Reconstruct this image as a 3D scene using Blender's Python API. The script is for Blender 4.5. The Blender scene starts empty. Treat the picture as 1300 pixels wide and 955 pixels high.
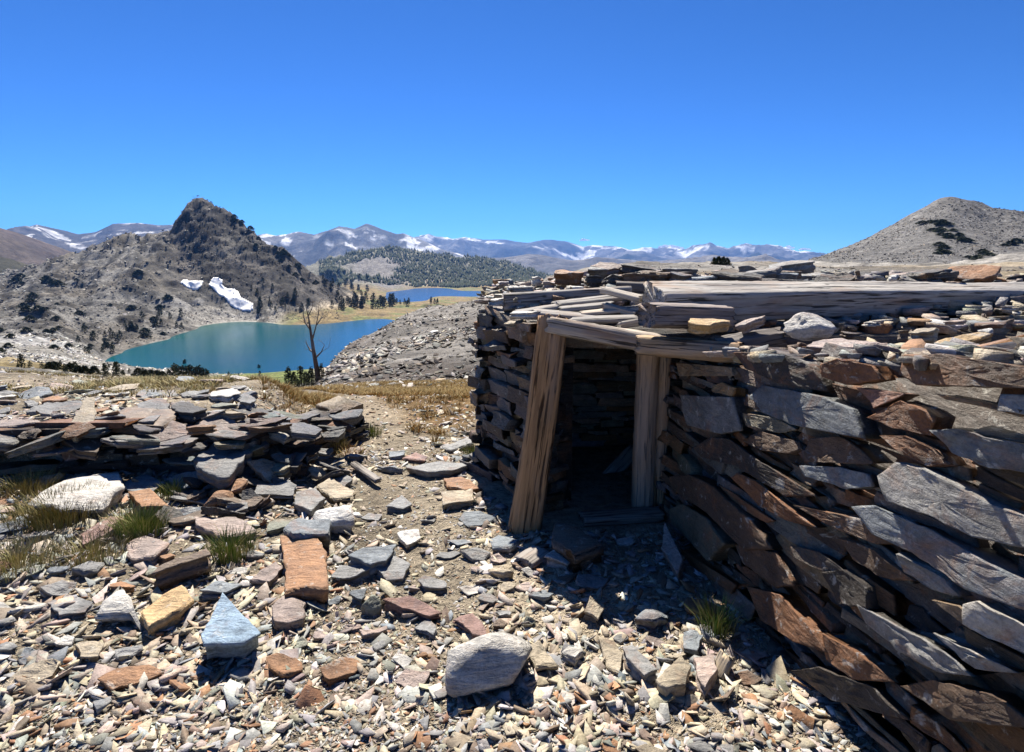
import bpy, math, random
import numpy as np
from mathutils import Vector, Matrix, Quaternion
RS = np.random.RandomState(7)
random.seed(7)
C = bpy.context.scene.collection
# ------------------------------------------------------------------ camera model (photo pixels 1300x955, picture area 1300x865)
F = 722.0; TILT = math.radians(7.7); EYE = 1.6
ST, CT = math.sin(TILT), math.cos(TILT)
def pdir(px, py):
    dx = (px-650.0)/F; dz = (432.5-py)/F
    return np.array([dx+0*dz, CT+dz*ST+0*dx, -ST+dz*CT+0*dx])
def on_z(px, py, z):
    d = pdir(px, py); t = (z-EYE)/d[2]
    return np.array([d[0]*t, d[1]*t, z])
def at_Y(px, py, Y):
    d = pdir(px, py); t = Y/d[1]
    return np.array([d[0]*t, Y, EYE+d[2]*t])
def slope(px, py):
    d = pdir(px, py); return d[2]/math.hypot(d[0], d[1])
def az_of(px): return np.arctan((np.asarray(px)-650.0)/F/1.009)
def px_of(az): return 650.0+F*1.009*np.tan(az)
# ------------------------------------------------------------------ noise
def _h(xi, yi, s):
    n = (xi.astype(np.int64)*374761393+yi.astype(np.int64)*668265263+s*974711) & 0xffffffff
    n = ((n ^ (n >> 13))*1274126177) & 0xffffffff
    n = n ^ (n >> 16)
    return n/4294967295.0
def vn(x, y, s=0):
    xi = np.floor(x); yi = np.floor(y); fx = x-xi; fy = y-yi
    fx = fx*fx*(3-2*fx); fy = fy*fy*(3-2*fy)
    a = _h(xi, yi, s); b = _h(xi+1, yi, s); c = _h(xi, yi+1, s); d = _h(xi+1, yi+1, s)
    return (a*(1-fx)+b*fx)*(1-fy)+(c*(1-fx)+d*fx)*fy
def fbm(x, y, o=4, s=0):
    r = 0; a = .5
    for i in range(o):
        r = r+a*(vn(x, y, s+i)*2-1); x = x*2.03+5.1; y = y*2.03+1.7; a *= .5
    return r
def ridged(x, y, o=4, s=0):
    r = 0; a = .5
    for i in range(o):
        r = r+a*(1-np.abs(vn(x, y, s+i)*2-1)); x = x*2.1+3.1; y = y*2.1+7.7; a *= .5
    return r-.5
def ss(a, b, x):
    t = np.clip((x-a)/(b-a), 0, 1); return t*t*(3-2*t)
# ------------------------------------------------------------------ mesh accumulators
def tag(o, label=None, cat=None, group=None, kind=None):
    if label: o['label'] = label
    if cat: o['category'] = cat
    if group: o['group'] = group
    if kind: o['kind'] = kind
    return o
class MB:
    def __init__(s): s.v = []; s.q = []; s.t = []; s.c = []; s.n = 0
    def add(s, v, q=None, t=None, col=(1,1,1)):
        v = np.asarray(v, float)
        s.v.append(v)
        if q is not None and len(q): s.q.append(np.asarray(q)+s.n)
        if t is not None and len(t): s.t.append(np.asarray(t)+s.n)
        c = np.asarray(col, float)
        if c.ndim == 1: c = np.tile(c, (len(v), 1))
        s.c.append(c); s.n += len(v)
    def build(s, name, mat, parent=None, loc=None, smooth=False):
        v = np.concatenate(s.v); c = np.concatenate(s.c)
        q = np.concatenate(s.q) if s.q else np.zeros((0, 4), int)
        t = np.concatenate(s.t) if s.t else np.zeros((0, 3), int)
        if loc is None: loc = np.zeros(3)
        loc = np.asarray(loc, float); off = loc.copy()
        if parent is not None:
            p = parent
            while p is not None: off_p = np.array(p.location); loc = loc-off_p; p = p.parent
        v = v-off
        me = bpy.data.meshes.new(name)
        me.vertices.add(len(v)); me.vertices.foreach_set('co', v.astype(np.float32).ravel())
        nl = len(q)*4+len(t)*3
        me.loops.add(nl); me.loops.foreach_set('vertex_index', np.concatenate([q.ravel(), t.ravel()]).astype(np.int32))
        me.polygons.add(len(q)+len(t))
        st = np.concatenate([np.arange(len(q))*4, len(q)*4+np.arange(len(t))*3]).astype(np.int32)
        me.polygons.foreach_set('loop_start', st)
        if smooth: me.polygons.foreach_set('use_smooth', np.ones(len(st), bool))
        a = me.attributes.new('Col', 'FLOAT_COLOR', 'POINT')
        a.data.foreach_set('color', np.concatenate([c, np.ones((len(c), 1))], 1).astype(np.float32).ravel())
        me.update(calc_edges=True); me.validate()
        if mat: me.materials.append(mat)
        o = bpy.data.objects.new(name, me); C.objects.link(o)
        o.parent = parent; o.location = loc
        return o
def empty(name, loc):
    o = bpy.data.objects.new(name, None); C.objects.link(o); o.location = loc; o.empty_display_size = .2
    return o
# ------------------------------------------------------------------ materials
def nt(name):
    m = bpy.data.materials.new(name); m.use_nodes = True; t = m.node_tree
    b = t.nodes['Principled BSDF']; return m, t, b
def N(t, kind, **kw):
    n = t.nodes.new(kind)
    for k, v in kw.items():
        if k.startswith('i_'):
            key = k[2:]; key = int(key) if key.isdigit() else key.replace('_', ' ')
            n.inputs[key].default_value = v
        else: setattr(n, k, v)
    return n
def L(t, a, b): t.links.new(a, b)
def mix(t, blend, fac, a, b):
    n = t.nodes.new('ShaderNodeMix'); n.data_type = 'RGBA'; n.blend_type = blend
    for s, v in ((n.inputs[0], fac), (n.inputs[6], a), (n.inputs[7], b)):
        if hasattr(v, 'is_linked'): L(t, v, s)
        else: s.default_value = v if not isinstance(v, tuple) else (*v, 1)
    return n.outputs[2]
def ramp(t, src, pts):
    r = t.nodes.new('ShaderNodeValToRGB'); L(t, src, r.inputs[0])
    e = r.color_ramp.elements
    while len(e) < len(pts): e.new(.5)
    for el, (p, c) in zip(e, pts):
        el.position = p; el.color = (c, c, c, 1) if not isinstance(c, tuple) else (*c, 1)
    return r.outputs[0]
def noise(t, vec, scale, detail=5, rough=.6, dist=0, out='Fac'):
    n = N(t, 'ShaderNodeTexNoise'); n.inputs['Scale'].default_value = scale
    n.inputs['Detail'].default_value = detail; n.inputs['Roughness'].default_value = rough
    n.inputs['Distortion'].default_value = dist
    L(t, vec, n.inputs['Vector']); return n.outputs[out]
def vecscale(t, vec, s):
    n = N(t, 'ShaderNodeMapping'); n.inputs['Scale'].default_value = s; L(t, vec, n.inputs['Vector']); return n.outputs[0]
def objvec(t):
    tc = N(t, 'ShaderNodeTexCoord'); oi = N(t, 'ShaderNodeObjectInfo')
    m = N(t, 'ShaderNodeMath', operation='MULTIPLY'); m.inputs[1].default_value = 37.0; L(t, oi.outputs['Random'], m.inputs[0])
    a = N(t, 'ShaderNodeVectorMath', operation='ADD'); L(t, tc.outputs['Object'], a.inputs[0]); L(t, m.outputs[0], a.inputs[1])
    return a.outputs[0]
def mat_slate(name, sc=1.0, rgh=.55, bump=.75, rust=.35, lich=.5, streak=(9, 30, 60)):
    m, t, b = nt(name); v = objvec(t)
    at = N(t, 'ShaderNodeAttribute', attribute_name='Col')
    col = at.outputs['Color']
    n1 = noise(t, v, 6*sc, 6, .65, .4)
    col = mix(t, 'MULTIPLY', 1.0, col, ramp(t, n1, [(.25, .5), (.5, 1.0), (.75, 1.35)]))
    # cleavage streaks
    sv = vecscale(t, v, tuple(k_*sc for k_ in streak))
    n2 = noise(t, sv, 1.0, 4, .6, .6)
    col = mix(t, 'MULTIPLY', .8, col, ramp(t, n2, [(.3, .62), (.55, 1.1), (.8, 1.25)]))
    n3 = noise(t, v, 4.3*sc, 5, .7, 1.0)
    col = mix(t, 'MIX', ramp(t, n3, [(.52, 0.0), (.68, rust)]), col, (.30, .13, .055))
    n4 = noise(t, v, 14*sc, 4, .7, .5)
    col = mix(t, 'MIX', ramp(t, n4, [(.60, 0.0), (.68, lich)]), col, (.50, .49, .45))
    n5 = noise(t, v, 90*sc, 3, .7)
    col = mix(t, 'MULTIPLY', .7, col, ramp(t, n5, [(.3, .6), (.6, 1.15)]))
    L(t, col, b.inputs['Base Color'])
    L(t, ramp(t, n1, [(.3, rgh-.1), (.7, rgh+.2)]), b.inputs['Roughness'])
    b.inputs['Specular IOR Level'].default_value = .4
    ad = N(t, 'ShaderNodeMath', operation='ADD'); L(t, n2, ad.inputs[0])
    n6 = noise(t, v, 28*sc, 7, .75, .3); L(t, n6, ad.inputs[1])
    bp = N(t, 'ShaderNodeBump'); bp.inputs['Strength'].default_value = bump; bp.inputs['Distance'].default_value = .025/sc
    L(t, ad.outputs[0], bp.inputs['Height']); L(t, bp.outputs[0], b.inputs['Normal'])
    return m
def mat_terrain(name, scales=(.5, .06, 3.0), bdist=.6, bstr=.8, contrast=1.0):
    m, t, b = nt(name); tc = N(t, 'ShaderNodeTexCoord'); v = tc.outputs['Object']
    at = N(t, 'ShaderNodeAttribute', attribute_name='Col'); col = at.outputs['Color']
    for s, lo, hi in zip(scales, (.4, .5, .6, .5), (1.6, 1.5, 1.3, 1.5)):
        n = noise(t, v, s, 8, .7, .3)
        col = mix(t, 'MULTIPLY', contrast, col, ramp(t, n, [(.3, lo), (.5, 1.0), (.7, hi)]))
    L(t, col, b.inputs['Base Color']); b.inputs['Roughness'].default_value = .9
    b.inputs['Specular IOR Level'].default_value = .15
    bp = N(t, 'ShaderNodeBump'); bp.inputs['Strength'].default_value = bstr; bp.inputs['Distance'].default_value = bdist
    nb = noise(t, v, scales[0]*1.3, 9, .72, .4); L(t, nb, bp.inputs['Height']); L(t, bp.outputs[0], b.inputs['Normal'])
    return m
def mat_wood(name):
    m, t, b = nt(name); v = objvec(t)
    at = N(t, 'ShaderNodeAttribute', attribute_name='Col'); col = at.outputs['Color']
    g = noise(t, vecscale(t, v, (22, 22, 1.6)), 1.0, 6, .65, 1.2)
    col = mix(t, 'MULTIPLY', 1.0, col, ramp(t, g, [(.25, .4), (.5, .95), (.75, 1.4)]))
    big = noise(t, vecscale(t, v, (6, 6, 1.5)), 1.0, 4, .6, .8)
    col = mix(t, 'MIX', ramp(t, big, [(.5, 0.0), (.72, .6)]), col, (.30, .14, .05))
    cr = noise(t, vecscale(t, v, (60, 60, 2.4)), 1.0, 3, .5, .8)
    cm = ramp(t, cr, [(.30, .0), (.40, 1.0)])
    col = mix(t, 'MULTIPLY', .9, col, ramp(t, cr, [(.36, .10), (.46, 1.0)]))
    gr = noise(t, vecscale(t, v, (3, 3, 1.1)), 1.0, 3, .6, .5)
    col = mix(t, 'MIX', ramp(t, gr, [(.45, 0.0), (.6, .45)]), col, (.30, .285, .27))
    vo = N(t, 'ShaderNodeTexVoronoi'); vo.inputs['Scale'].default_value = 8; L(t, vecscale(t, v, (1, 1, .6)), vo.inputs['Vector'])
    col = mix(t, 'MULTIPLY', .8, col, ramp(t, vo.outputs['Distance'], [(.05, .12), (.12, 1.0)]))
    L(t, col, b.inputs['Base Color']); b.inputs['Roughness'].default_value = .8
    b.inputs['Specular IOR Level'].default_value = .25
    ad = N(t, 'ShaderNodeMath', operation='ADD'); L(t, g, ad.inputs[0]); L(t, cm, ad.inputs[1])
    bp = N(t, 'ShaderNodeBump'); bp.inputs['Strength'].default_value = .7; bp.inputs['Distance'].default_value = .012
    L(t, ad.outputs[0], bp.inputs['Height']); L(t, bp.outputs[0], b.inputs['Normal'])
    return m
def mat_leaf(name, var=.5):
    m, t, b = nt(name); at = N(t, 'ShaderNodeAttribute', attribute_name='Col')
    L(t, at.outputs['Color'], b.inputs['Base Color']); b.inputs['Roughness'].default_value = .75
    b.inputs['Specular IOR Level'].default_value = .2
    return m
def mat_plain(name, c, r=.8):
    m, t, b = nt(name); tc = N(t, 'ShaderNodeTexCoord')
    n = noise(t, tc.outputs['Object'], .25, 6, .6)
    L(t, mix(t, 'MULTIPLY', 1.0, c, ramp(t, n, [(.3, .8), (.7, 1.1)])), b.inputs['Base Color'])
    b.inputs['Roughness'].default_value = r; return m
def mat_water(name, c1, c2, ang):
    m, t, b = nt(name); tc = N(t, 'ShaderNodeTexCoord'); v = tc.outputs['Object']
    sp = N(t, 'ShaderNodeSeparateXYZ'); L(t, v, sp.inputs[0])
    mr = N(t, 'ShaderNodeMapRange'); mr.inputs['From Min'].default_value = ang[0]; mr.inputs['From Max'].default_value = ang[1]
    L(t, sp.outputs['X'], mr.inputs['Value'])
    n = noise(t, v, .012, 4, .6, .8)
    ad = N(t, 'ShaderNodeMath', operation='MULTIPLY_ADD'); L(t, n, ad.inputs[0]); ad.inputs[1].default_value = .9; L(t, mr.outputs[0], ad.inputs[2])
    sb = N(t, 'ShaderNodeMath', operation='SUBTRACT', use_clamp=True); L(t, ad.outputs[0], sb.inputs[0]); sb.inputs[1].default_value = .45
    L(t, mix(t, 'MIX', sb.outputs[0], c1, c2), b.inputs['Base Color'])
    b.inputs['Roughness'].default_value = .22; b.inputs['IOR'].default_value = 1.33; b.inputs['Specular IOR Level'].default_value = .22
    nb = noise(t, v, .35, 5, .6); bp = N(t, 'ShaderNodeBump'); bp.inputs['Strength'].default_value = .35; bp.inputs['Distance'].default_value = .3
    L(t, nb, bp.inputs['Height']); L(t, bp.outputs[0], b.inputs['Normal'])
    return m
M_slate = mat_slate('slate')
M_gravel = mat_slate('gravel', 1.5, .65, .3, .2, .3)
M_wall = mat_slate('wall_slate', 1.0, .5, .75, .6, .6, (16, 11, 34))
M_far_rock = mat_slate('scree_rock', .25, .75, .4, .15, .3)
M_ground = mat_terrain('ground', (.5, .06, 14.0, .17), .8, .9)
M_mtn = mat_terrain('mountain', (.012, .003, .05), 25, .8, .8)
M_wood = mat_wood('weathered_wood')
M_leaf = mat_leaf('foliage')
# ------------------------------------------------------------------ terrain table
LK1, LK2 = -60.0, -75.0
def rl(px, py, z): return (z-EYE)/slope(px, py)
def lake1(px, near, far): # control points round lake 1
    r0 = rl(px, near, LK1); r1 = rl(px, far, LK1)
    return [(r0*.97, 'z', LK1+1.2, 0), (r0, 'z', LK1, 0), (r0*1.04, 'z', LK1-3, 0), (r1*.96, 'z', LK1-3, 0), (r1, 'z', LK1, 0), (r1*1.02, 'z', LK1+1.5, 0)]
def lake2(px, near, far):
    r0 = rl(px, near, LK2); r1 = rl(px, far, LK2)
    return [(r0*.96, 'z', LK2+1.5, 0), (r0, 'z', LK2, 0), (r0*1.03, 'z', LK2-3, 0), (r1*.97, 'z', LK2-3, 0), (r1, 'z', LK2, 0), (r1*1.03, 'z', LK2+2, 0)]
HID = [(1000, 'z', -60), (2000, 'z', -90)]
T = {}
T[-500] = [(8, 'z', .3), (12, 478), (40, 476), (150, 462), (300, 432), (500, 400), (800, 360), (900, 366)]+[(1500, 'z', -60), (2600, 'z', 0)]
T[-300] = [(8, 'z', .3), (12, 476), (40, 475), (150, 460), (300, 430), (500, 400), (800, 362), (900, 370)]+[(1500, 'z', -60), (2600, 'z', 0)]
T[0] = [(7, 'z', .25), (11, 471), (40, 473), (110, 464), (170, 452), (240, 440), (330, 426), (450, 408), (560, 388), (680, 366), (780, 352), (850, 362), (1500, 'z', -60), (2600, 'z', 20)]
T[60] = [(7, 'z', .2), (11, 475), (40, 478), (110, 468), (180, 457), (260, 443), (340, 426), (450, 403), (560, 378), (680, 352), (780, 336), (850, 346)]+HID
T[105] = [(7, 'z', .15), (11, 478), (40, 482), (110, 475), (200, 466), (290, 458), (380, 438), (450, 420), (560, 385), (680, 345), (780, 320), (850, 330)]+HID
T[118] = [(7, 'z', .12), (11, 480), (40, 484), (110, 478), (230, 470)]+lake1(118, 464.5, 459.5)+[(400, 440), (560, 385), (680, 341), (780, 315), (850, 326)]+HID
T[135] = [(7, 'z', .1), (11, 481), (40, 485), (110, 480), (230, 472)]+lake1(135, 467, 452)+[(430, 432), (560, 385), (680, 338), (780, 311), (850, 322)]+HID
T[165] = [(7, 'z', .1), (11, 484), (40, 488), (110, 483), (230, 476)]+lake1(165, 469, 441)+[(460, 425), (560, 390), (680, 335), (780, 304), (850, 316)]+HID
T[200] = [(7, 'z', .08), (11, 487), (40, 492), (110, 486), (230, 478)]+lake1(200, 471, 433)+[(510, 418), (580, 392), (680, 340), (780, 299), (850, 312)]+HID
T[226] = [(7, 'z', .05), (11, 490), (40, 496), (110, 489), (230, 480)]+lake1(226, 473, 424)+[(545, 412), (600, 392), (700, 340), (790, 297), (880, 312)]+HID
T[236] = [(7, 'z', .0), (11, 491), (40, 497), (110, 490), (230, 481)]+lake1(236, 474, 420)+[(560, 412), (620, 390), (710, 335), (740, 318), (815, 264), (910, 300)]+HID
T[262] = [(7, 'z', -.05), (11, 493), (40, 499), (110, 492), (230, 483)]+lake1(262, 475, 412)+[(600, 404), (640, 384), (700, 338), (750, 304), (825, 250), (920, 300)]+HID
T[290] = [(7, 'z', -.08), (11, 494), (40, 500), (110, 492), (230, 484)]+lake1(290, 475, 409)+[(620, 402), (650, 382), (710, 335), (820, 267), (920, 300)]+HID
T[325] = [(7, 'z', -.1), (11, 495), (40, 500), (110, 490), (230, 482)]+lake1(325, 474, 409)+[(620, 402), (655, 382), (710, 343), (800, 296), (900, 320)]+HID+[(2600, 360), (2900, 370)]
T[360] = [(7, 'z', -.15), (11, 496), (40, 498), (110, 488), (230, 479)]+lake1(360, 471, 413)+[(610, 403), (650, 385), (710, 350), (765, 321), (850, 345)]+HID+[(2600, 350), (2900, 360)]
T[398] = [(7, 'z', -.2), (11, 495), (30, 492), (56, 491), (100, 483), (230, 475)]+lake1(398, 468, 412)+[(610, 404), (670, 391), (730, 370), (780, 348), (860, 365)]+HID+[(2000, 350), (2600, 336), (2900, 346)]
T[415] = [(7, 'z', -.2), (11, 495), (25, 478), (48, 459), (60, 462), (120, 476), (240, 474)]+lake1(415, 466, 411)+[(620, 402), (690, 390), (740, 376), (790, 357), (860, 372)]+HID+[(2000, 345), (2600, 331), (2900, 340)]
T[440] = [(7, 'z', -.2), (11, 495), (25, 470), (60, 441), (75, 446), (130, 470), (240, 'z', -54)]+lake1(440, 464, 408)+[(640, 400), (720, 390), (800, 371), (870, 380), (1300, 'z', -75), (2000, 350), (2600, 324), (2900, 335)]
T[470] = [(7, 'z', -.2), (11, 495), (25, 462), (50, 437), (75, 425), (90, 430), (140, 465), (240, 'z', -54)]+lake1(470, 460, 405)+[(660, 398), (760, 390), (850, 383), (1000, 380), (1300, 374), (1500, 368), (1900, 355), (2600, 317), (2900, 330)]
T[495] = [(7, 'z', -.2), (11, 495), (25, 458), (50, 426), (88, 409), (100, 413), (150, 455), (300, 'z', -55), (450, 'z', -61), (600, 'z', -61), (680, 'z', -58), (760, 395)]+lake2(495, 384, 370)+[(1900, 357), (2600, 315), (2900, 330)]
T[530] = [(7, 'z', -.2), (11, 495), (25, 456), (50, 420), (95, 396), (110, 401), (160, 440), (300, 'z', -50), (640, 'z', -58), (760, 396)]+lake2(530, 383, 366)+[(2000, 356), (2600, 321), (2900, 335)]
T[556] = [(7, 'z', -.2), (11, 495), (25, 455), (50, 417), (98, 388), (115, 392), (170, 430), (300, 'z', -50), (640, 'z', -58), (760, 396)]+lake2(556, 376, 365.5)+[(2000, 356), (2600, 326), (2900, 338)]
T[585] = [(7, 'z', -.2), (11, 495), (25, 452), (50, 413), (100, 383), (120, 387), (180, 420), (300, 'z', -50), (640, 'z', -58), (760, 396), (1100, 384), (1500, 373), (1750, 366), (2000, 357), (2600, 328), (2900, 340)]
T[612] = [(7, 'z', -.1), (11, 492), (25, 448), (50, 408), (100, 379), (120, 384), (180, 415), (300, 'z', -50), (640, 'z', -58), (760, 396), (1100, 384), (1500, 373), (1750, 366), (2000, 357), (2600, 331), (2900, 342)]
T[650] = [(7, 'z', .2), (11, 470), (25, 430), (50, 395), (100, 372), (120, 376), (180, 400), (400, 'z', -50), (1500, 373), (2000, 356), (2600, 337), (2900, 345)]
T[700] = [(7, 'z', 1.0), (11, 'z', .9), (30, 358), (60, 352), (120, 360), (400, 'z', -50), (2000, 362), (2600, 354)]
T[760] = [(7, 'z', 1.2), (11, 'z', 1.3), (30, 345), (60, 343), (120, 350), (400, 'z', -50), (2600, 356)]
T[850] = [(7, 'z', 1.25), (11, 'z', 1.32), (30, 342), (60, 339), (100, 340), (200, 'z', -12), (400, 'z', -50), (2600, 356)]
T[950] = [(7, 'z', 1.25), (11, 'z', 1.32), (30, 342), (70, 337), (100, 338), (200, 'z', -6), (400, 'z', -30), (2600, 356)]
T[1025] = [(7, 'z', 1.2), (11, 'z', 1.28), (30, 344), (80, 338), (200, 338), (350, 336), (500, 332), (600, 336), (2600, 356)]
T[1060] = [(7, 'z', 1.2), (11, 'z', 1.26), (30, 346), (80, 340), (200, 339), (300, 334), (500, 319), (600, 330), (2600, 356)]
T[1100] = [(7, 'z', 1.2), (11, 'z', 1.25), (30, 347), (80, 341), (200, 340), (300, 331), (500, 301), (600, 320), (2600, 356)]
T[1150] = [(7, 'z', 1.2), (11, 'z', 1.24), (30, 348), (80, 342), (200, 341), (300, 327), (500, 273), (600, 300), (2600, 356)]
T[1178] = [(7, 'z', 1.2), (11, 'z', 1.24), (30, 348), (80, 341), (200, 341), (300, 325), (500, 256), (600, 290), (2600, 356)]
T[1200] = [(7, 'z', 1.2), (11, 'z', 1.24), (30, 348), (80, 340), (200, 341), (300, 324), (500, 249), (600, 290), (2600, 356)]
T[1228] = [(7, 'z', 1.2), (11, 'z', 1.25), (30, 346), (80, 338), (200, 340), (300, 324), (500, 256), (600, 290), (2600, 356)]
T[1250] = [(7, 'z', 1.2), (11, 'z', 1.28), (30, 345), (80, 335), (200, 339), (300, 324), (500, 265), (600, 290), (2600, 356)]
T[1300] = [(7, 'z', 1.25), (11, 'z', 1.32), (30, 341), (80, 329), (110, 332), (200, 338), (300, 322), (500, 270), (600, 290), (2600, 356)]
T[1400] = [(7, 'z', 1.3), (11, 'z', 1.4), (30, 336), (80, 322), (110, 328), (200, 336), (300, 318), (500, 264), (600, 290), (2600, 356)]
T[1700] = [(7, 'z', 1.4), (11, 'z', 1.6), (30, 330), (80, 315), (300, 310), (500, 280), (600, 300), (2600, 356)]
T[2100] = T[1700]
RL = np.linspace(math.log(5.0), math.log(4500), 700)
_px = sorted(T)
_tab = []
for p in _px:
    r = []; z = []
    for e in T[p]:
        R_e = e[0] if len(e) > 3 else e[0]*math.hypot(1, (p-650)/F/1.009)
        r.append(math.log(R_e)); z.append(e[2] if e[1] == 'z' else EYE+R_e*slope(p, e[1]))
    r.append(math.log(3600)); z.append(-110.0)
    o = np.argsort(r, kind='stable'); r = np.array(r)[o]; z = np.array(z)[o]
    _tab.append(np.interp(np.exp(RL), np.exp(r), z))
_tab = np.array(_tab)
DP = 4.0; PXG = np.arange(-500, 2101, DP)
TAB = np.array([np.interp(PXG, _px, _tab[:, k]) for k in range(len(RL))]).T  # [px, r]
ker = np.exp(-.5*(np.arange(-4, 5)*DP/7.0)**2); ker /= ker.sum()
pad = np.pad(TAB, ((4, 4), (0, 0)), 'edge')
TAB = sum(pad[i:i+len(PXG)]*k for i, k in enumerate(ker))
def table(px, r):
    a = np.clip((px-PXG[0])/DP, 0, len(PXG)-1.001); i = a.astype(int); fa = a-i
    b = np.clip((np.log(np.maximum(r, 1e-3))-RL[0])/(RL[1]-RL[0]), 0, len(RL)-1.001); j = b.astype(int); fb = b-j
    return (TAB[i, j]*(1-fa)+TAB[i+1, j]*fa)*(1-fb)+(TAB[i, j+1]*(1-fa)+TAB[i+1, j+1]*fa)*fb
def ruin_side(X, Y): # >0 behind the low ruined wall
    yl = 4.15+.12*(X+1.7)
    return np.minimum(Y-yl, (-1.5-X-.38*(Y-4.2))*.42)
def near(X, Y):
    g = -.055*np.maximum(Y-4.6, 0)-.02*np.maximum(-X-1, 0)*0
    g = g+.33*ss(0, .25, ruin_side(X, Y))
    g = g+.10*ss(-1.2, -3.2, X)*ss(1.5, 3.0, Y)
    hill = np.maximum(ss(4.6, 5.6, X), ss(.3, 1.4, X)*ss(6.0, 6.9, Y))
    g = g*(1-hill)+1.22*hill
    g = g+.035*fbm(X*.9, Y*.9, 4, 3)+.012*fbm(X*6, Y*6, 3, 9)
    # trodden path
    return g
def H(X, Y):
    X = np.asarray(X, float); Y = np.asarray(Y, float)
    r = np.hypot(X, Y); az = np.arctan2(X, Y); azc = np.clip(az, -1.1, 1.1)
    px = px_of(azc)
    zt = table(px, r)
    amp = np.interp(r, [8, 12, 30, 100, 300, 600, 1500, 3000], [0, .06, .5, 1.3, 3, 7, 14, 25])
    lk = np.minimum(ss(0, 14, zt-LK1)+(r > 900), 1)*np.where(r > 900, ss(0, 15, zt-LK2), 1)
    nz = np.where(r < 150, fbm(X*.12, Y*.12, 5, 11)*1.2+ridged(X*.4, Y*.4, 3, 5)*.5,
                  ridged(X*.016, Y*.016, 6, 21)*1.3+fbm(X*.06, Y*.06, 5, 31)*.9)
    amp = amp*(1-.65*ss(960, 1060, px)*(r > 150))
    zt = zt+amp*nz*np.where(r > 200, lk, 1)
    cr = (r > 430)*(r < 1300)*(px < 460)*ss(-50, -15, zt)
    zt = zt+cr*(ridged(X*.055+Y*.02, Y*.055, 4, 121)*4+fbm(X*.2, Y*.2, 3, 131)*3)*(.5+ss(0, 40, zt))
    w = ss(6.5, 9.5, r)
    return near(X, Y)*(1-w)+zt*w
def hit(px, py, rmin=8):
    d = pdir(px, py); k = math.hypot(d[0], d[1]); s = d[2]/k
    r = np.exp(np.linspace(math.log(rmin), math.log(3500), 1400))
    X = d[0]/k*r; Y = d[1]/k*r
    z = H(X, Y); f = z-(EYE+s*r)
    idx = np.where(f >= 0)[0]
    if len(idx) == 0: return None
    i = idx[0]
    return np.array([X[i], Y[i], z[i]]), r[i]
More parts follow.
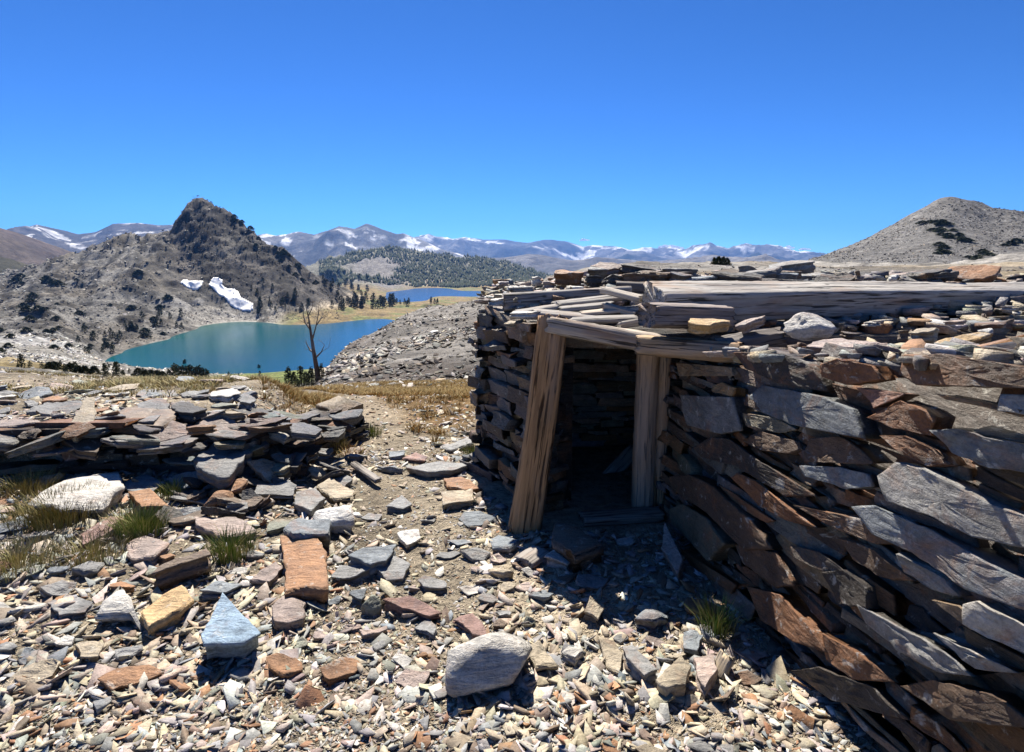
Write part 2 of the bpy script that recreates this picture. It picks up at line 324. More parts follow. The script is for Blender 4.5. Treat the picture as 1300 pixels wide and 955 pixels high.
def zone_col(X, Y, Z):
    r = np.hypot(X, Y); az = np.clip(np.arctan2(X, Y), -1.1, 1.1); px = px_of(az)
    n1 = fbm(X*.03, Y*.03, 5, 51); n2 = fbm(X*.35, Y*.35, 4, 61); n3 = fbm(X*.008, Y*.008, 4, 71)
    def cc(*c): return np.array(c)
    col = np.tile(cc(.38, .32, .235), (len(X), 1))
    def lay(mask, c):
        nonlocal col
        mask = np.clip(mask, 0, 1)[:, None]; col = col*(1-mask)+np.asarray(c)*mask
    # trodden sandy path, dry grass band
    lay(ss(5.0, 6.2, r)*ss(12, 10, r)*ss(320, 380, px)*ss(615, 590, px)*ss(-.15, .25, n2+.12), cc(.27, .17, .07))
    pc = -.55-.22*(Y-3)-.03*(Y-3)**2
    lay(.8*(r < 13)*ss(.7, .15, np.abs(X-pc)+.5*n2)*(Y > 2), cc(.40, .34, .255))
    lay(ss(9, 14, r)*ss(395, 425, px)*ss(750, 680, px)*(r < 250), cc(.22, .205, .185))
    lay(ss(9, 14, r)*ss(395, 425, px)*ss(750, 680, px)*(r < 250)*ss(.0, .4, n1+.3*n2), cc(.12, .10, .085))
    lay(ss(10, 30, r)*ss(410, 380, px)*(r < 1500), cc(.19, .18, .16))
    lay(ss(60, 100, r)*ss(400, 380, px)*ss(240, 290, px)*ss(460, 380, r), cc(.13, .155, .045))
    lay(ss(60, 100, r)*ss(290, 240, px)*ss(420, 380, r)*ss(-.05, .25, n1+.2*n2), cc(.25, .19, .08))
    # granite benches on the left: pale
    lay(ss(90, 140, r)*ss(260, 180, px)*ss(560, 400, r)*ss(0.0, .2, n1+.25*n2), cc(.30, .295, .285))
    lay(ss(360, 480, r)*(r < 1400)*ss(260, 200, px), cc(.125, .12, .11)); lay(ss(400, 520, r)*(r < 1400)*ss(260, 200, px)*ss(-.1, .25, n1), cc(.10, .09, .075))
    # peak
    pk = (r > 480)*(r < 1150)*ss(185, 230, px)*ss(470, 420, px)*ss(-52, -40, Z)
    lay(pk, cc(.07, .063, .055)); 
    lay(pk*ss(-20, -44, Z+10*n1)*ss(340, 300, px), cc(.17, .165, .155))
    lay(pk*ss(-5, 40, Z+26*n1)*ss(400, 300, px), cc(.045, .041, .038))
    lay(pk*ss(.1, .4, n1), cc(.08, .075, .065))
    f3 = fbm((X+Z*1.3)*.09, (Y*.4-Z)*.13, 5, 141); col = col*(1+(r > 400)*(r < 1300)*np.clip(f3*2.2, -.55, .4))[:, None]
    # meadows round the lakes
    md = (r > 450)*(r < 1900)*ss(330, 390, px)*ss(-48, -54, Z)*(px < 700)
    lay(md, cc(.19, .14, .065)); lay(md*ss(0, .3, n1), cc(.13, .14, .05))
    # forest ridge
    fr = (r > 1000)*(r < 4000)*ss(-62, -45, Z)*(px > 300)*(px < 760)
    lay(fr, cc(.15, .145, .11)); 
    cone = np.exp(-((px-480)/36)**2)*ss(1500, 1900, r)*ss(2500, 2350, r)
    lay(cone*1.5, cc(.17, .16, .15))
    # right peak and flats
    lay((r > 9)*ss(700, 760, px)*(r < 220), cc(.27, .255, .23))
    lay((r > 9)*ss(700, 760, px)*(r < 220)*ss(.1, .4, n1), cc(.28, .23, .16))
    lay((r > 230)*(px > 980)*(r < 1100), cc(.14, .135, .128))
    return np.clip(col*(1+.10*n3[:, None]), .01, .9)
# ------------------------------------------------------------------ ground sheet (one polar sheet, dense ahead, coarse behind)
def grid_mesh(az, rr, zfun, colfun, name, mat, smooth=True, closed=False):
    A, R = np.meshgrid(az, rr, indexing='ij')
    X = (R*np.sin(A)).ravel(); Y = (R*np.cos(A)).ravel()
    Z = zfun(X, Y); col = colfun(X, Y, Z)
    na, nr = len(az), len(rr)
    i, j = np.meshgrid(np.arange(na-1), np.arange(nr-1), indexing='ij')
    a = (i*nr+j).ravel(); q = np.stack([a, a+1, a+nr+1, a+nr], 1)
    mb = MB(); mb.add(np.stack([X, Y, Z], 1), q=q, col=col)
    return mb.build(name, mat, smooth=smooth)
fine = az_of(np.arange(-260, 1561, 2.6))
side = np.linspace(fine[-1], 2*math.pi+fine[0], 70)[1:]
az_all = np.concatenate([fine, side])
rr = np.exp(np.concatenate([np.linspace(math.log(.05), math.log(1.4), 12)[:-1], np.linspace(math.log(1.4), math.log(9), 230)[:-1], np.linspace(math.log(9), math.log(380), 200)[:-1], np.linspace(math.log(380), math.log(920), 230)[:-1], np.linspace(math.log(920), math.log(3000), 110)]))
rr = np.append(rr, [4500., 9000., 16000.])
def Zg(X, Y):
    z = H(X, Y); r = np.hypot(X, Y); az = np.arctan2(X, Y)
    back = ss(1.15, 1.6, np.abs(az))
    z = z*(1-back)+back*np.where(r < 6, near(np.sign(X)*np.minimum(np.abs(X), 2), np.minimum(Y, 2)), .3-.02*r+fbm(X*.05, Y*.05, 3, 2))
    return np.where(r > 3800, -115.0, z)
g = grid_mesh(az_all, rr, Zg, zone_col, 'ground', M_ground)
tag(g, kind='structure')
# ------------------------------------------------------------------ lakes
def lake(name, z, px0, px1, r0, r1, mat):
    az = az_of(np.linspace(px0, px1, 24)); r = np.linspace(r0, r1, 12)
    o = grid_mesh(az, r, lambda X, Y: np.full(len(X), z), lambda X, Y, Z: np.ones((len(X), 3)), name, mat)
    tag(o, kind='structure'); return o
lake('lake', LK1, 90, 499, 250, 690, mat_water('lake_water', (.0, .075, .065), (.002, .055, .12), (-330, -110)))
lake('lake_beyond', LK2, 462, 610, 1020, 1950, mat_water('far_lake_water', (.008, .06, .17), (.008, .06, .17), (-400, -100)))
# ------------------------------------------------------------------ distant ranges
def ridge(name, crest, rc, rf, zf, amp, colr, snow=0, freq=1.0, seed=0, cut=.5):
    cx = [c[0] for c in crest]; cy = [c[1] for c in crest]
    px = np.arange(cx[0], cx[-1]+1, 2.0); az = az_of(px)
    zc = np.array([EYE+rc*slope(p, np.interp(p, cx, cy)) for p in px])
    t = np.concatenate([np.linspace(0, 1, 70), np.linspace(1.02, 1.35, 8)])
    rr = rf+(rc-rf)*t
    A, TT = np.meshgrid(az, t, indexing='ij'); R = rf+(rc-rf)*TT
    ZC = np.repeat(zc[:, None], len(t), 1)
    X = R*np.sin(A); Y = R*np.cos(A)
    sh = np.where(TT <= 1, TT**1.25, 1-(TT-1)*1.8)
    s = 9.0/rc*freq
    nz = ridged(X*s, Y*s, 6, seed)
    nz2 = fbm(X*s*.5, Y*s*.5, 4, seed+9)
    env = np.clip(TT*3, 0, 1)*np.where(TT > .85, np.clip((1.0-TT)/.15, .18, 1), 1)
    Z = zf+(ZC-zf)*sh+amp*env*(nz*1.1+nz2*.6)
    n1 = fbm(X*s*1.5, Y*s*1.5, 5, seed+3); n2 = fbm(X*s*6, Y*s*6, 4, seed+5)
    c0 = np.array(colr[0])*(1 if snow else .62); c1 = np.array(colr[1])*(1 if snow else .62)
    w = ss(-.3, .3, n1)[..., None]; col = c0*(1-w)+c1*w
    if len(colr) > 2:
        wf = (ss(.75, .35, TT+.35*n1)*ss(-.25, .1, n2))[..., None]; col = col*(1-wf)+np.array(colr[2])*wf
    if snow:
        sn = ss(.0, .10, n2-.16+snow*.1)*ss(cut, cut+.2, TT)*ss(-.15, .1, n1)
        col = col*.62*(1-sn[..., None])+.72*sn[..., None]
    na, nr = A.shape
    i, j = np.meshgrid(np.arange(na-1), np.arange(nr-1), indexing='ij')
    a = (i*nr+j).ravel(); q = np.stack([a, a+1, a+nr+1, a+nr], 1)
    mb = MB(); mb.add(np.stack([X.ravel(), Y.ravel(), Z.ravel()], 1), q=q, col=col.reshape(-1, 3))
    o = mb.build(name, M_mtn, smooth=False); tag(o, kind='structure'); return o
ridge('mountains_far', [(500, 316), (520, 309), (535, 300), (545, 298), (556, 303), (575, 304), (590, 301), (615, 304), (640, 303), (670, 308), (700, 305), (720, 306), (740, 312), (752, 310), (780, 312), (800, 317), (815, 315), (830, 317), (850, 313), (870, 319), (880, 314), (900, 311), (925, 318), (945, 315), (965, 317), (1000, 324), (1030, 330), (1060, 333), (1120, 336)], 13000, 7500, -250, 420, [(.08, .08, .085), (.22, .215, .21), (.05, .06, .05)], snow=1.0, seed=4, cut=.62)
ridge('mountains', [(250, 312), (320, 301), (340, 297), (352, 299), (366, 297), (382, 294), (400, 298), (420, 292), (432, 288), (452, 291), (467, 284), (485, 291), (505, 298), (513, 297), (530, 304), (560, 316), (600, 327), (650, 333), (700, 340)], 7000, 4200, -300, 260, [(.10, .10, .10), (.26, .255, .25)], snow=.3, seed=14, cut=.45)
ridge('granite_hills', [(560, 336), (600, 330), (640, 327), (670, 323), (700, 327), (735, 332), (780, 330), (830, 332), (870, 329), (920, 332), (970, 328), (1020, 335), (1080, 345)], 5600, 3600, -200, 110, [(.16, .155, .15), (.28, .265, .25), (.05, .06, .045)], seed=24, freq=1.3)
ridge('brown_hills', [(-420, 300), (-200, 288), (-60, 284), (0, 289), (22, 295), (45, 303), (70, 312), (95, 321), (130, 332), (180, 345)], 2600, 1500, -140, 45, [(.13, .095, .08), (.17, .13, .10), (.08, .075, .05)], seed=34)
ridge('mountains_left', [(-420, 296), (-100, 292), (0, 293), (30, 291), (52, 286), (75, 293), (103, 299), (125, 296), (148, 285), (178, 285), (205, 288), (240, 287), (280, 300), (330, 310)], 6500, 3600, -220, 200, [(.085, .08, .085), (.12, .11, .11)], snow=.25, seed=44, cut=.5)
ridge('dark_hill', [(-420, 328), (-100, 322), (0, 326), (15, 329), (40, 338), (70, 350)], 1400, 900, -120, 12, [(.06, .07, .045), (.10, .095, .06)], seed=54)
# ------------------------------------------------------------------ stones
def resample(poly, seg):
    poly = np.asarray(poly, float)
    x, y = poly[:, 0], poly[:, 1]
    if np.sum(x*np.roll(y, -1)-np.roll(x, -1)*y) < 0: poly = poly[::-1]
    out = []
    for i in range(len(poly)):
        a = poly[i]; b = poly[(i+1) % len(poly)]; n = max(1, int(round(np.linalg.norm(b-a)/seg)))
        for k in range(n): out.append(a+(b-a)*k/n)
    return np.array(out)
def slab(mb, poly, thick, O, U, V, Nn, rs, col, seg=.04, rough=.004, edge=.008, taper=.9, Ls=3, lay=.012, dome=0.0):
    P = resample(poly, seg); m = len(P); c = P.mean(0); size = np.abs(P-c).max()
    d = P-c; dn = d/np.maximum(np.linalg.norm(d, axis=1, keepdims=True), 1e-6)
    P = P+dn*rs.uniform(-1, .6, (m, 1))*edge
    kx = rs.normal(0, 2.2/size, (5, 2)); ph = rs.uniform(0, 6.3, 5)
    sd = rs.normal(0, 1, 2); sd /= np.linalg.norm(sd); s0 = rs.uniform(-.5, .6)*size; sh = rs.uniform(.2, 1)*min(.010, thick*.2); s1 = s0+rs.uniform(-.9, .5)*size; wv = .12*size; sp = np.array([-sd[1], sd[0]])
    def top(q):
        z = sum(np.sin(q@kx[i]+ph[i])/(1+i*.5) for i in range(5))*rough
        z = z-sh*((q-c)@sd > s0+wv*np.sin((q-c)@sp*9/size))-sh*.7*((q-c)@sd > s1+wv*np.sin((q-c)@sp*6/size+2))
        z = z-dome*thick*(np.linalg.norm((q-c)/size, axis=1)**2)
        return z
    vs = []; z0 = top(np.array([c]))[0]
    vs.append(np.array([[c[0], c[1], z0]]))
    e = min(.14*thick, .012)
    rings = [(s_, 0, 1) for s_ in ((.2, .42, .62, .8, .93, .985) if size > .07 else (.5, .85, .97))]+[(1.0, e, 1)]
    for s, dd, _ in rings:
        q = c+(P-c)*s; zz = top(q)+rs.uniform(-1, 1, m)*rough*.22*(s < 1)
        vs.append(np.column_stack([q, zz-dd]))
    dprev = e
    for j in range(Ls):
        d1 = e+(thick-e)*(j+1)/Ls
        off = rs.uniform(-1.2, .5)*lay-(1-taper)*size*.5*(j/max(Ls-1, 1))
        nj = rs.uniform(-.5, .5, (m, 1))*lay*.8
        q = c+(P-c)+dn*(off+nj); zt = top(c+(P-c))*(1-(j+1)/Ls)
        vs.append(np.column_stack([q, zt-(dprev+.001)])); vs.append(np.column_stack([q+dn*rs.uniform(-.4, .4, (m, 1))*lay*.5, zt-d1*.995]))
        dprev = d1
    q = c+(P-c)*taper*.8; vs.append(np.column_stack([q, np.full(m, -thick)]))
    nr = len(vs)-1
    vs.append(np.array([[c[0], c[1], -thick]]))
    v = np.concatenate(vs)
    W = np.asarray(O)+v[:, 0:1]*np.asarray(U)+v[:, 1:2]*np.asarray(V)+v[:, 2:3]*np.asarray(Nn)
    i = np.arange(m); i2 = (i+1) % m
    t = [np.column_stack([np.zeros(m, int), 1+i, 1+i2])]
    qd = []
    for k in range(nr-1):
        a = 1+k*m; b = a+m
        qd.append(np.column_stack([a+i, b+i, b+i2, a+i2]))
    last = 1+(nr-1)*m; cb = 1+nr*m
    t.append(np.column_stack([np.full(m, cb), last+i2, last+i]))
    cv = np.tile(np.asarray(col, float), (len(v), 1))
    mb.add(W, q=np.concatenate(qd), t=np.concatenate(t), col=cv)
def rpoly(rs, w, h, n=None):
    n = n or rs.randint(5, 8)
    a = (np.arange(n)+rs.uniform(-.33, .33, n))/n*2*math.pi+rs.uniform(0, 6.3)
    r = rs.uniform(.72, 1.12, n)
    return np.column_stack([np.cos(a)*r*w/2, np.sin(a)*r*h/2])
def frame(n, rot=0.0, uref=(1, 0, 0)):
    n = Vector(n).normalized(); u = Vector(uref); u = (u-n*u.dot(n)).normalized(); v = n.cross(u)
    c, s = math.cos(rot), math.sin(rot)
    return np.array(u*c+v*s), np.array(v*c-u*s), np.array(n)
PAL = {'grey': (.25, .25, .245), 'blue': (.21, .235, .255), 'dark': (.09, .085, .08), 'tan': (.40, .34, .25), 'pink': (.36, .29, .255),
       'rust': (.31, .17, .09), 'brown': (.18, .135, .10), 'pale': (.50, .48, .44), 'ochre': (.50, .35, .18), 'white': (.62, .61, .58), 'green': (.24, .25, .20), 'sky': (.27, .37, .47), 'red': (.27, .17, .145)}
def pick(rs, names, pr=None):
    c = np.array(PAL[names[rs.choice(len(names), p=pr)]]); return np.clip(c*rs.uniform(.75, 1.2)*rs.uniform(.93, 1.07, 3), .02, .8)
WORD = {'grey': 'grey', 'blue': 'blue-grey', 'dark': 'dark', 'tan': 'tan', 'pink': 'pinkish', 'rust': 'rusty orange', 'brown': 'brown', 'pale': 'pale grey', 'ochre': 'yellow ochre', 'white': 'whitish', 'green': 'greenish grey', 'sky': 'light blue', 'red': 'dark red'}
import bmesh as _bm
def boulder(mb, c, size, rs, col, rot=0., planes=11, rough=.02, sink=.25):
    bm = _bm.new(); _bm.ops.create_icosphere(bm, subdivisions=4, radius=1); v = np.array([x.co[:] for x in bm.verts]); f = np.array([[q.index for q in p.verts] for p in bm.faces]); bm.free()
    nn = rs.normal(0, 1, (planes, 3)); nn /= np.linalg.norm(nn, axis=1, keepdims=True); hh = rs.uniform(.62, .95, planes)
    d = v@nn.T; r = np.min(np.where(d > .05, hh/np.maximum(d, .05), 9), axis=1); r = np.minimum(r, 1.0)
    k = rs.normal(0, 1, (10, 3)); k = k/np.linalg.norm(k, axis=1, keepdims=True)*np.array([2, 3, 4, 6, 8, 10, 13, 17, 22, 30])[:, None]; ph = rs.uniform(0, 6.3, 10)
    n = sum(np.sin(v@k[i]*1.0+ph[i])*(2.2/(2+i)) for i in range(10)); r = r*(1+rough*n)
    P = v*r[:, None]*np.array(size)/2; ca, sa = math.cos(rot), math.sin(rot)
    P = np.column_stack([P[:, 0]*ca-P[:, 1]*sa, P[:, 0]*sa+P[:, 1]*ca, P[:, 2]]); mb.add(P+np.array(c)+np.array([0, 0, size[2]*(.5-sink)]), t=f, col=col)
taken = []  # circles x,y,r for spacing
def ground_rock(poly_px, colname, t, label, name='loose_stone', group=None, tilt=(0, 0), seg=.035, dome=0., rough=.005, lift=0., **kw):
    p = np.array(poly_px, float); c = p.mean(0)
    g0 = on_z(c[0], c[1], t*.8+lift); h = float(H(g0[0], g0[1]))
    g0 = on_z(c[0], c[1], h+t*.8+lift); h = float(H(g0[0], g0[1]))
    W = np.array([on_z(a, b, h+t*.85+lift) for a, b in p]); cc = W.mean(0)
    rs = np.random.RandomState(int(c[0]*7+c[1]*13))
    n = (tilt[0], tilt[1], 1); U, V, Nn = frame(n)
    mb = MB(); col = np.array(PAL[colname])*rs.uniform(.92, 1.08)
    slab(mb, (W-cc)[:, :2], t, cc, U, V, Nn, rs, col, seg=seg, rough=rough, dome=dome, **kw)
    taken.append((cc[0], cc[1], np.abs((W-cc)[:, :2]).max()*.85))
    o = mb.build(name, M_slate, loc=(cc[0], cc[1], h))
    tag(o, label, 'stone', group); return o
GR = ground_rock
R_ = [
 ([(254,806),(283,756),(331,799),(310,813),(258,816)], 'sky', .15, 'large light blue wedge-shaped slate propped up in the front left gravel', dict(tilt=(.05,-.12), rough=.002, edge=.003, taper=.6, Ls=2)),
 ([(180,770),(205,752),(232,744),(243,758),(228,772),(188,792)], 'ochre', .085, 'yellow ochre rock with wavy top in the front left gravel', dict(rough=.008, tilt=(.0,-.1))),
 ([(120,778),(152,743),(180,787),(165,776),(145,778)], 'pale', .09, 'pale grey pointed rock between the flat grey slab and the ochre rock', dict(dome=.6, tilt=(.1,-.25))),
 ([(60,765),(85,752),(118,762),(108,776),(75,783)], 'grey', .03, 'flat rounded grey slab lying flush in the dirt at the left', {}),
 ([(190,727),(205,714),(262,694),(269,702),(240,710)], 'brown', .14, 'long brownish slab with a deep black shadow, standing on edge above the ochre rock', dict(taper=.8)),
 ([(355,677),(403,680),(414,700),(417,748),(362,750),(361,705)], 'rust', .09, 'rusty orange rectangular slab with horizontal streaks beside the path', dict(rough=.009, edge=.012)),
 ([(345,768),(365,752),(388,758),(385,786),(347,791)], 'pink', .06, 'small squarish pink-grey slab just below the orange streaked slab', {}),
 ([(393,655),(415,632),(445,650),(451,664),(430,669)], 'white', .13, 'bright whitish rock beside the path, left of the trodden gravel', dict(dome=.35, rough=.01)),
 ([(358,668),(380,654),(420,660),(417,676),(372,677)], 'blue', .13, 'blue-grey slab between the whitish rock and the orange streaked slab', {}),
 ([(402,615),(420,607),(451,620),(445,628),(425,631)], 'tan', .08, 'tan slab with a reddish end above the whitish rock', {}),
 ([(373,640),(376,625),(400,620),(413,632),(395,650)], 'grey', .07, 'light grey slab directly left of the whitish rock', {}),
 ([(440,704),(460,694),(503,692),(490,712),(470,716)], 'blue', .09, 'blue-grey slab with a black shadow right of the orange streaked slab', {}),
 ([(418,730),(430,713),(484,716),(452,729)], 'grey', .06, 'long grey slab overlapped by the blue-grey slab beside the path', {}),
 ([(478,722),(500,702),(520,715),(512,732),(490,733)], 'grey', .05, 'grey slab with a curved top edge right of the long grey slab', {}),
 ([(318,735),(350,713),(360,720),(342,738)], 'pink', .05, 'pink slab left of the orange streaked slab', {}),
 ([(558,846),(580,820),(620,814),(662,822),(668,850),(645,872),(596,876)], 'pale', .17, 'large pale grey boulder at the bottom centre of the foreground', dict(dome=.55, rough=.018, taper=1.08, Ls=2, lay=.006, edge=.02)),
 ([(575,780),(600,775),(612,790),(621,810),(600,803)], 'red', .06, 'dark red layered stone in the gravel above the pale boulder', dict(Ls=5, lay=.02)),
 ([(486,762),(520,755),(560,774),(546,780),(510,770)], 'red', .06, 'long reddish slab in the gravel beside the rounded mossy stone', {}),
 ([(460,762),(468,750),(480,757),(480,772),(468,776)], 'green', .09, 'rounded mossy stone beside a small blue slate', dict(dome=.6)),
 ([(442,755),(450,746),(465,747),(460,762)], 'blue', .05, 'small blue slate leaning on the rounded mossy stone', {}),
 ([(525,796),(545,785),(556,800),(550,808)], 'grey', .02, 'thin flat grey slate in the gravel left of the dark red stone', {}),
 ([(245,655),(300,655),(326,670),(290,679),(250,668)], 'pink', .07, 'pink and white slab in the rubble left of the orange streaked slab', {}),
 ([(35,636),(90,603),(150,596),(158,616),(130,640),(80,644)], 'pale', .09, 'broad pale grey weathered slab in the left rubble beside a grass clump', dict(rough=.012, dome=.2)),
 ([(150,616),(185,601),(212,611),(190,625),(170,624)], 'blue', .07, 'blue-grey slab right of the broad pale slab and the green tuft', {}),
 ([(210,590),(225,572),(248,575),(243,593)], 'tan', .08, 'tan four-sided slab leaning above the blue-grey slab', dict(tilt=(.1,-.25))),
 ([(160,687),(185,680),(214,688),(196,706),(165,706)], 'pink', .05, 'rounded pinkish slab above the long brownish slab', {}),
 ([(163,624),(190,620),(214,640),(180,643)], 'rust', .09, 'dark rusty rock under the blue-grey slab', {}),
 ([(258,640),(270,625),(298,630),(305,644),(275,652)], 'rust', .10, 'dark rusty block at the foot of the ruined wall', dict(rough=.012)),
 ([(103,678),(140,655),(158,655),(140,672),(105,690)], 'red', .05, 'long reddish slab lying in the left foreground rubble', {}),
 ([(305,560),(320,552),(345,566),(375,590),(350,592),(325,575)], 'rust', .05, 'reddish brown slab sloping down at the end of the ruined wall', dict(tilt=(.35,-.1), lift=.1)),
 ([(515,592),(560,586),(600,588),(575,598),(540,600)], 'grey', .06, 'long grey slab right of the path, below the red slab', {}),
 ([(510,580),(528,573),(542,577),(540,584)], 'red', .05, 'red slab right of the path', {}),
 ([(560,566),(598,553),(600,562),(572,569)], 'grey', .06, 'grey slab near the corner of the hut, pointing along the path', {}),
 ([(493,573),(514,572),(513,578),(495,580)], 'blue', .04, 'small blue-grey slab left of the red slab', {}),
 ([(560,622),(600,617),(602,634),(562,640)], 'tan', .06, 'squarish tan-grey slab between the path and the leaning post', {}),
 ([(563,606),(585,605),(612,618),(590,622),(568,615)], 'rust', .06, 'reddish slab just above the squarish tan slab', {}),
 ([(490,642),(510,626),(524,640),(512,644)], 'grey', .05, 'small grey pointed slab in the middle of the gravel', {}),
 ([(503,678),(532,670),(534,680),(516,691)], 'white', .05, 'whitish slab in the gravel left of the leaning post', {}),
 ([(805,776),(820,767),(846,766),(847,777),(825,785)], 'blue', .09, 'rounded blue-grey stone in the rubble before the doorway', dict(dome=.3)),
 ([(790,818),(803,815),(835,848),(818,856),(797,838)], 'grey', .07, 'grey slab pointing at the camera in the rubble below the doorway', {}),
 ([(868,800),(885,797),(893,808),(885,825),(868,822)], 'blue', .05, 'blue-grey slab at the wall foot beside the green tuft', {}),
 ([(832,862),(865,832),(877,845),(872,870),(845,875)], 'tan', .08, 'tan slab at the bottom of the rubble by the wall', {}),
 ([(880,835),(905,828),(912,850),(895,872),(885,858)], 'pink', .06, 'pinkish slab left of the broken board at the wall foot', {}),
 ([(668,816),(685,812),(706,838),(680,843)], 'tan', .06, 'tan slab directly right of the pale boulder', {}),
 ([(714,826),(735,812),(742,824),(730,836)], 'pale', .05, 'pale slab with a pink patch in the gravel right of the boulder', {}),
 ([(760,806),(780,810),(791,828),(786,850),(770,840)], 'tan', .05, 'long tan slab in the rubble right of the pink-patched slab', {}),
 ([(670,754),(690,746),(703,752),(690,760)], 'blue', .04, 'small blue-grey slab on the gravel below the leaning post', {}),
 ([(748,760),(770,765),(760,782),(742,775)], 'tan', .07, 'upright tan shard in the gravel below the doorway', dict(tilt=(.2,-.3))),
 ([(843,668),(868,712),(860,722),(840,695)], 'pink', .12, 'pale pink shard standing at the foot of the doorway wall', dict(tilt=(-.3,-.1))),
 ([(690,706),(715,690),(740,700),(720,712)], 'pale', .07, 'pale stone catching the sun at the foot of the leaning post', {}),
 ([(728,695),(735,690),(752,708),(742,712)], 'white', .05, 'small whitish stone in the shade of the doorway', {}),
 ([(700,680),(704,655),(735,668),(765,688),(730,700)], 'brown', .16, 'dark brown block in the shade inside the door posts', dict(dome=.2)),
]
BO = {'large pale grey boulder at the bottom centre of the foreground': (.40, .26, .24, .2), 'bright whitish rock beside the path, left of the trodden gravel': (.30, .24, .19, -.5), 'rounded mossy stone beside a small blue slate': (.095, .09, .11, 0),
      'dark rusty block at the foot of the ruined wall': (.22, .16, .16, .3)}
for poly, cn, t, lab, kw in R_:
    if lab in BO:
        sx, sy, sz_, ro = BO[lab]; p = np.array(poly, float); c = p.mean(0); g0 = on_z(c[0], p[:, 1].mean()+4, sz_*.3); h = float(H(g0[0], g0[1])); rs = np.random.RandomState(len(lab)+3); mb = MB()
        boulder(mb, (g0[0], g0[1], h), (sx, sy, sz_), rs, np.array(PAL[cn]), ro); o = mb.build('loose_stone', M_slate, loc=(g0[0], g0[1], h)); tag(o, lab, 'stone'); taken.append((g0[0], g0[1], sx*.5))
    else: GR(poly, cn, t, lab, **kw)
# medium random slabs
rs = np.random.RandomState(11)
def hut_clear(x, y): # inside the hut footprint?
    if y < 3.45 and x > .80+.15*(3.3-y): return False
    if y > 3.1 and x > .0-.45*(y-3.4) and x > -.45: return False
    return True
def on_path(x, y):
    if y > 3: cx = -.55-.22*(y-3)-.03*(y-3)**2
    else: cx = -.55+.1*(3-y)
    return abs(x-cx) < .32
ctr = 0
def region_word(px, py):
    if px < 380: return 'in the rubble on the left, below the ruined wall' if py > 575 else 'on the terrace behind the ruined wall'
    if px < 560: return 'beside the trodden path'
    if px < 660: return 'in front of the leaning post and the hut corner'
    return 'in the rubble below the doorway'
groups = {}
tries = 0
while ctr < 150 and tries < 6000:
    tries += 1
    px = rs.uniform(-20, 960); py = rs.uniform(492, 868)
    if px > 330 and px < 620 and py < 535: continue
    dens = 1.0 if px < 370 else .6
    if rs.rand() > dens: continue
    if px < 330 and 620 < py and rs.rand() < .2*(py-620)/120: continue
    g0 = on_z(px, py, float(0)); 
    for _ in range(3): g0 = on_z(px, py, float(H(g0[0], g0[1])))
    x, y = g0[0], g0[1]
    if not hut_clear(x, y) or (on_path(x, y) and rs.rand() < .85): continue
    w = rs.uniform(.10, .30)*(1.15 if y > 3 else .75); w *= 1.15 if px < 370 else .85
    if px < 370 and abs(ruin_side(np.array(x), np.array(y))) < .2: continue
    if any((x-a)**2+(y-b)**2 < (c+w*.42)**2 for a, b, c in taken): continue
    taken.append((x, y, w*.42))
    cn = ['grey', 'blue', 'tan', 'pink', 'rust', 'brown', 'pale', 'green'][rs.choice(8, p=[.25, .13, .16, .13, .08, .07, .12, .06])]
    t = rs.uniform(.02, .055)*(.7+w)
    if px < 370: t *= 1.25
    n = (rs.normal(0, .10), rs.normal(-.03, .12), 1); U, V, Nn = frame(n, rs.uniform(-.6, .6))
    mb = MB(); z = float(H(x, y))
    slab(mb, rpoly(rs, w, w*rs.uniform(.45, .8)), t, (x, y, z+t*.75), U, V, Nn, rs, np.array(PAL[cn])*rs.uniform(.8, 1.15), seg=.035, rough=.004)
    o = mb.build('loose_stone', M_slate, loc=(x, y, z))
    rw = region_word(px, py); gname = f'{WORD[cn]} slabs {rw}'
    tag(o, f'{WORD[cn]} slate slab {rw}', 'stone', gname); ctr += 1
rs = np.random.RandomState(13)
for k in range(52):
    px = rs.uniform(215, 430); py = rs.uniform(535, 650); g0 = on_z(px, py, 0.); g0 = on_z(px, py, float(H(g0[0], g0[1]))); x, y = g0[0], g0[1]
    if x > -1.0 or y < 2.9: continue
    w = rs.uniform(.14, .42); t = rs.uniform(.02, .06); z = float(H(x, y))+rs.uniform(0, .12)*max(0, min(1, (y-3.1)))
    cn = ['dark', 'grey', 'brown', 'blue', 'rust', 'tan'][rs.choice(6, p=[.26, .28, .16, .1, .08, .12])]
    U, V, Nn = frame((rs.normal(.05, .28), rs.normal(-.12, .28), 1), rs.uniform(-.7, .7)); mb = MB()
    slab(mb, rpoly(rs, w, w*rs.uniform(.4, .75)), t, (x, y, z+t), U, V, Nn, rs, np.array(PAL[cn])*rs.uniform(.8, 1.1), seg=.03, rough=.005, Ls=3, lay=.012)
    o = mb.build('loose_stone', M_slate, loc=(x, y, z)); tag(o, WORD[cn]+' tilted slab in the jumble spilling from the end of the ruined wall', 'stone', WORD[cn]+' slabs spilled from the ruined wall')
